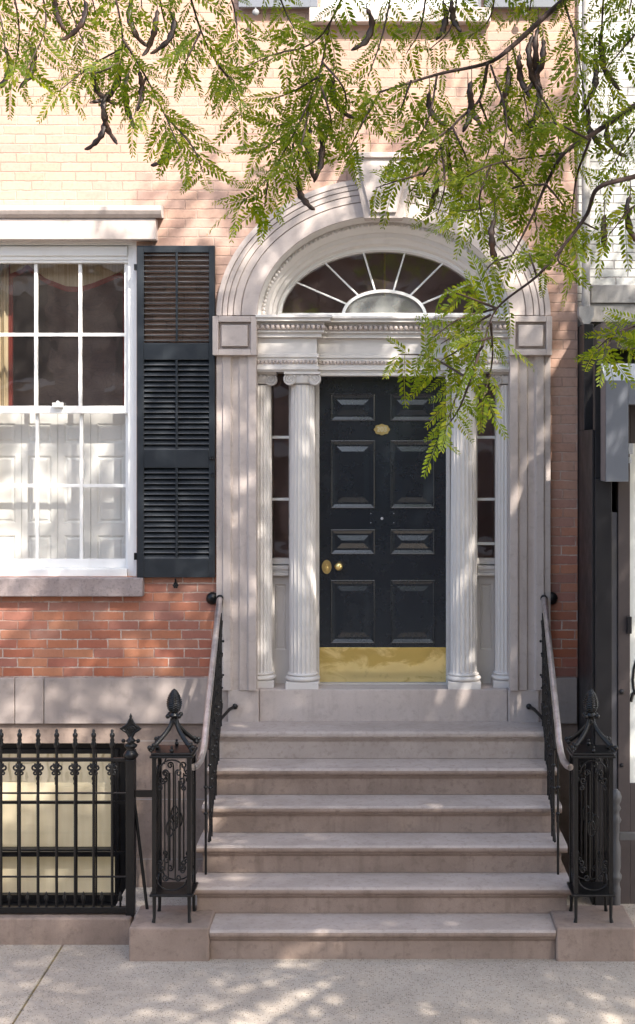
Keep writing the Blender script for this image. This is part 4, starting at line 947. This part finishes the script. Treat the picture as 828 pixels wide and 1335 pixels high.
# --- the low boughs that hang into the view: (points surveyed on the picture, depth)
BOUGHS = [([(900,-120),(800,-60),(735,0),(712,20),(668,60),(636,82),(570,97),(495,120)], -5.9, .016),
 ([(636,82),(625,130),(590,165),(555,225),(535,250)], -5.9, .007),
 ([(930,80),(828,138),(790,163),(765,180),(735,200),(712,240),(695,280),(668,333)], -6.1, .013),
 ([(770,180),(752,230),(745,290)], -6.1, .006),
 ([(920,200),(828,230),(780,245),(765,280),(735,320),(700,360),(648,402),(630,450)], -6.3, .010),
 ([(900,230),(828,268),(795,305)], -6.2, .006), ([(900,400),(828,425),(800,436),(775,458)], -6.4, .006),
 ([(900,-160),(700,-90),(500,-70),(300,-60),(120,-50),(-40,-40)], -5.7, .018)]
TWIGS = [([(10,-45),(25,40),(15,110)],-5.7), ([(-20,-40),(0,20),(8,70)],-5.6), ([(45,-45),(60,30),(35,90)],-5.8),
 ([(75,-45),(95,20),(115,70)],-5.7), ([(140,-50),(160,50),(150,110)],-5.8), ([(165,60),(120,85),(75,120)],-5.8), ([(160,50),(190,100),(215,150),(235,195)],-5.8),
 ([(215,150),(250,190),(265,225)],-5.8), ([(190,100),(175,150)],-5.8), ([(200,-50),(215,30),(235,80)],-5.7), ([(160,80),(125,95),(90,90)],-5.75),
 ([(235,-50),(262,40),(285,85),(305,105)],-5.9), ([(285,85),(310,120),(315,155)],-5.9), ([(262,40),(240,85)],-5.9), ([(285,-50),(305,10),(310,50)],-5.8), ([(180,-50),(185,10)],-5.7),
 ([(470,-60),(430,30),(400,60),(360,70),(325,85)],-6.0), ([(430,30),(415,100),(385,170),(350,230),(315,265)],-6.0), ([(385,170),(340,195)],-6.0), ([(350,230),(345,270)],-6.0), ([(415,100),(380,120),(350,130)],-6.0), ([(385,170),(378,220)],-6.0), ([(415,100),(432,160),(420,190)],-6.0),
 ([(400,150),(360,165)],-5.95), ([(405,130),(395,180),(380,225)],-6.05), ([(420,80),(450,120),(445,170)],-6.0), ([(350,-50),(370,10),(385,40)],-5.9), ([(110,-50),(125,20)],-5.6),
 ([(495,120),(470,165),(450,205)],-5.9), ([(570,97),(560,150),(540,190)],-5.9), ([(536,105),(520,150)],-5.9), ([(520,-60),(500,40),(480,100)],-5.8), ([(560,-60),(550,30),(530,70)],-5.8), ([(600,-60),(590,30),(560,65)],-5.7), ([(650,-60),(640,20),(610,50)],-5.8),
 ([(590,165),(560,185),(530,195)],-5.9), ([(590,165),(610,215),(600,250)],-5.9), ([(668,60),(680,110),(690,160)],-5.9),
 ([(735,200),(690,205),(640,215),(600,235)],-6.1), ([(712,240),(670,245),(630,270),(600,275)],-6.1), ([(735,0),(750,50),(760,110),(768,170)],-6.0), ([(790,-50),(785,60),(800,130)],-6.0), ([(850,20),(815,60),(790,90)],-6.1),
 ([(765,180),(720,160),(680,170)],-6.1), ([(640,85),(660,150),(655,210)],-5.95), ([(690,100),(720,150),(730,190)],-6.0), ([(830,-40),(820,20)],-6.0), ([(700,-60),(690,20)],-5.8), ([(850,140),(820,180),(800,215)],-6.15),
 ([(555,225),(520,235),(490,245)],-5.9), ([(575,190),(580,240),(570,280)],-5.95), ([(625,130),(640,180),(625,230)],-5.95), ([(655,210),(690,250),(700,300)],-6.1), ([(640,215),(625,260),(635,300)],-6.1), ([(760,290),(780,300)],-6.2), ([(712,240),(735,270),(738,300)],-6.1),
 ([(735,320),(728,340),(745,350)],-6.3), ([(700,360),(690,330)],-6.3), ([(630,450),(605,490),(585,545)],-6.3), ([(648,402),(600,415),(565,440)],-6.3), ([(640,420),(642,470),(630,520)],-6.3),
 ([(605,490),(560,465),(520,462)],-6.3), ([(640,440),(610,450),(575,470)],-6.35), ([(625,460),(600,530),(575,565)],-6.35),
 ([(668,333),(640,345),(622,375)],-6.2), ([(648,402),(612,388),(582,378)],-6.3), ([(640,410),(605,430),(575,448)],-6.3),
 ([(800,436),(790,455)],-6.4), ([(850,415),(815,430)],-6.4), ([(850,450),(822,455)],-6.4)]
def smooth_path(pts, n):
    pts = [np.array(p, float) for p in pts]; out = []
    P_ = [2*pts[0]-pts[1]]+pts+[2*pts[-1]-pts[-2]]
    for i in range(len(pts)-1):
        p0, p1, p2, p3 = P_[i:i+4]
        for k in range(n):
            t = k/n; out.append(.5*((2*p1)+(-p0+p2)*t+(2*p0-5*p1+4*p2-p3)*t*t+(-p0+3*p1-3*p2+p3)*t**3))
    out.append(pts[-1]); return out
LP, LD, LR, LS = [], [], [], []
def dress(pts3, step, skip=0.0, sc=(.62,1.22)):
    seg = [np.linalg.norm(pts3[i+1]-pts3[i]) for i in range(len(pts3)-1)]; total = sum(seg); d = step*.5; s = 1; acc = 0; i = 0
    while d < total:
        while i < len(seg)-1 and acc+seg[i] < d: acc += seg[i]; i += 1
        t = (d-acc)/max(seg[i], 1e-6); p = pts3[i]+(pts3[i+1]-pts3[i])*t; tg = (pts3[i+1]-pts3[i])/max(seg[i], 1e-6)
        if d/total >= skip:
            side = np.cross(tg, np.array([0,-1,0])); side /= max(1e-6, np.linalg.norm(side))
            dr = tg*random.uniform(.2,.8)+side*s*random.uniform(.5,1.0)+np.array([0,random.uniform(-.5,.5),-random.uniform(.15,.75)])
            LP.append(p); LD.append(dr); LR.append(random.gauss(0,.55)); LS.append(random.uniform(*sc))
        s = -s; d += step*random.uniform(.7,1.3)
    LP.append(pts3[-1]); LD.append(tg+np.array([0,0,-.4])); LR.append(random.gauss(0,.5)); LS.append(1.0)
def to3(pts, Yd, jit=.12):
    ph = random.uniform(0, 6); out = []
    for i, p in enumerate(smooth_path(pts, 6)): out.append(np.array(P(p[0], p[1], Yd+jit*math.sin(ph+i*.35))))
    return out
for pts, Yd, r in BOUGHS:
    q3 = to3(pts, Yd, .06); b_ = MB(); n = len(q3)
    if pts[0][0] >= 880:                                       # run back to the trunk beyond the frame
        hub = np.array((3.42, -4.68, 4.2 + .12*BOUGHS.index((pts, Yd, r)))); q3 = [hub+(q3[0]-hub)*t for t in (0, .3, .6, .85)]+q3; rr = [.035,.026,.020,.015]+[r*.85-(r*.65)*i/n for i in range(n)]
    else: rr = [r*.8-(r*.5)*i/n for i in range(n)]
    b_.tube([Vector(p) for p in q3], rr, 7); b_.build('branch', 'twig_bark', TR)
    dress([p for p in q3 if True][4 if pts[0][0] >= 880 else 0:], .075, .25)
tw = MB()
for pts, Yd in TWIGS:
    q3 = to3(pts, Yd); n = len(q3); tw.tube([Vector(p) for p in q3], [.0042-.0028*i/n for i in range(n)], 5); dress(q3, .030 if Yd > -6.19 else .052)
tw.build('twigs', 'twig_bark', TR)['kind'] = 'stuff'
tmpl_near = [leaf_template(11, .132*random.uniform(.85,1.1), .0225, .0080, .35, .13, .04) for _ in range(9)]
leaf_mesh('foliage', tmpl_near, LP, LD, LR, LS, TR)
# --- seed pods
PODS = [((125,82),.16,1,-5.75),((150,66),.20,-1,-5.75),((142,118),.17,.6,-5.75),((135,150),.13,-.9,-5.75),((168,95),.17,.4,-5.75),((182,92),.12,-.3,-5.8),((110,0),.16,-1,-5.7),((70,-10),.12,.4,-5.7),
 ((172,-5),.17,.7,-5.7),((222,15),.16,-1,-5.7),((216,185),.10,-1.2,-5.8),((38,55),.15,-.7,-5.7),((6,60),.17,-.9,-5.65),((405,165),.15,.3,-6.0),((415,160),.17,-.4,-6.0),((435,100),.14,.8,-6.0),
 ((578,2),.12,-.6,-5.8),((590,0),.10,.5,-5.8),((478,10),.15,-1,-5.9),((702,35),.20,.3,-5.9),((708,50),.17,-.5,-5.9),((695,45),.18,.6,-5.9),((678,70),.13,.4,-5.9),((662,85),.12,-.4,-5.9),((615,105),.15,.5,-5.9),((610,115),.13,-.5,-5.9),
 ((560,120),.12,.8,-5.9),((700,120),.14,-.9,-5.95),((785,40),.18,.5,-6.0),((775,70),.17,-.5,-6.0),((768,140),.14,.7,-6.0),((793,160),.12,.9,-6.0),((585,195),.15,.4,-5.9),((570,220),.14,-.3,-5.9),((645,285),.14,.5,-6.2),((788,280),.10,.2,-6.2),((822,255),.17,.8,-6.2),((660,130),.12,.5,-5.95),((205,12),.15,-.4,-5.7),((390,230),.11,.7,-6.0)]
for (a_, c_), L, cv, Yd in PODS:
    st_ = np.array(P(a_, c_, Yd)); b_ = MB(); pth = []; ang = -PI/2 - cv*.55; p = st_.copy(); n = 14; zs_ = random.uniform(-.3,.3)
    for i in range(n+1):
        pth.append(Vector(p)); ang += cv*1.9/n + .12*math.sin(i*1.1+a_); p = p + np.array([math.cos(ang), .35*math.sin(i*.5+a_), math.sin(ang)])*L*1.12/n
    rad = [max(.0012, (.0102+.0027*math.sin(i*2.1))*math.sin(PI*min(.96, .07+.9*i/n))**.5) for i in range(n+1)]; rad[0] = .0015
    b_.tube([pth[0]+Vector((0,0,.05))]+pth, [.0012]+rad, 7, flat=.36); b_.build('seed_pod', 'pod_skin', TR)
# --- the main crown, above and beside the view
limbs = MB(); CP, CD, CR_, CS = [], [], [], []
C0 = np.array((2.9, -5.5, 7.1)); RAD = np.array((3.9, 3.6, 3.3))
k = 0; cl_ = []
while k < 390:
    u = rng.normal(size=3); u /= np.linalg.norm(u); c = C0 + RAD*u*rng.uniform(.25, 1)**.5
    if c[2] < 3.75+.33*(CAMD+c[1]) and c[0] < .19*(CAMD+c[1])+.75: continue
    if c[2] < 3.6: continue
    cl_.append(c); k += 1
k = 0
while k < 125:  # second lobe, added out of view to shade the sidewalk
    u = rng.normal(size=3); u /= np.linalg.norm(u); c = np.array((3.9, -7.9, 7.3)) + np.array((3.4, 2.4, 2.7))*u*rng.uniform(.2, 1)**.5
    if c[2] < 3.8+.33*(CAMD+c[1]) and c[0] < .19*max(0, CAMD+c[1])+.9: continue
    if c[2] < 4.2: continue
    cl_.append(c); k += 1
for c in cl_:
    h0 = np.array((3.45-.05*(c[2]-4), -4.65, max(4.0, min(8.5, c[2]-1.6)))); mid_ = (h0+c)/2+np.array((0,0,.25))
    limbs.tube([Vector(h0), Vector(h0*.6+c*.4+np.array((0,0,.2))), Vector(h0*.3+c*.7+np.array((0,0,.18))), Vector(c)], [.035,.024,.014,.005], 5)
    nl = int(rng.integers(26, 44)); rr = rng.uniform(.28, .50)
    o = rng.normal(size=(nl,3)); o /= np.linalg.norm(o, axis=1)[:,None]; o *= (rng.uniform(0,1,nl)**.45)[:,None]*rr; o[:,2] *= .7
    CP += list(c+o); CD += list(o/rr+rng.normal(size=(nl,3))*.5+np.array((0,0,-.25))); CR_ += list(rng.normal(size=nl)*.9); CS += list(rng.uniform(.8,1.2,nl))
limbs.build('limbs', 'bark', TR)['kind'] = 'stuff'
leaf_mesh('crown', [leaf_template(8, .20, .046, .018, .3, .3) for _ in range(3)], CP, CD, CR_, CS, TR)

# ================================================================== LIGHT, SKY, CAMERA
EL, AZ = math.radians(45), math.radians(33)                    # sun: front right of the facade
sv_ = Vector((math.sin(AZ)*math.cos(EL), -math.cos(AZ)*math.cos(EL), math.sin(EL)))
sun = bpy.data.lights.new('sun', 'SUN'); sun.energy = 4.0; sun.angle = math.radians(.53); sun.color = (1, .93, .84)
so2 = bpy.data.objects.new('sun', sun); so2.rotation_euler = sv_.to_track_quat('Z', 'Y').to_euler(); COL.objects.link(so2)
wd = bpy.data.worlds.new('World'); scene.world = wd; wd.use_nodes = True
nt = wd.node_tree; sk = nt.nodes.new('ShaderNodeTexSky'); sk.sky_type = 'NISHITA'; sk.sun_disc = False; sk.sun_elevation = EL; sk.sun_rotation = PI-AZ; sk.dust_density = 2.5; sk.ozone_density = .6
nt.links.new(sk.outputs[0], nt.nodes['Background'].inputs[0]); nt.nodes['Background'].inputs[1].default_value = .15
cam = bpy.data.cameras.new('camera'); co = bpy.data.objects.new('camera', cam); COL.objects.link(co); scene.camera = co
co.location = (0, -CAMD, EYE); co.rotation_euler = (PI/2, 0, 0)
cam.sensor_fit = 'HORIZONTAL'; cam.sensor_width = 36; cam.lens = 36*FOC/828; cam.shift_x = (414-HX)/828; cam.shift_y = -(667.5-HY)/828; cam.clip_end = 900; cam.clip_start = .05
vs = scene.view_settings; vs.view_transform = 'Standard'; vs.look = 'None'; vs.exposure = 1.5; vs.gamma = 1.0; vs.use_curve_mapping = False
scene.cycles.use_denoising = True; scene.cycles.max_bounces = 8; scene.cycles.transparent_max_bounces = 16
scene.cycles.caustics_reflective = False; scene.cycles.caustics_refractive = False; scene.cycles.sample_clamp_indirect = 6
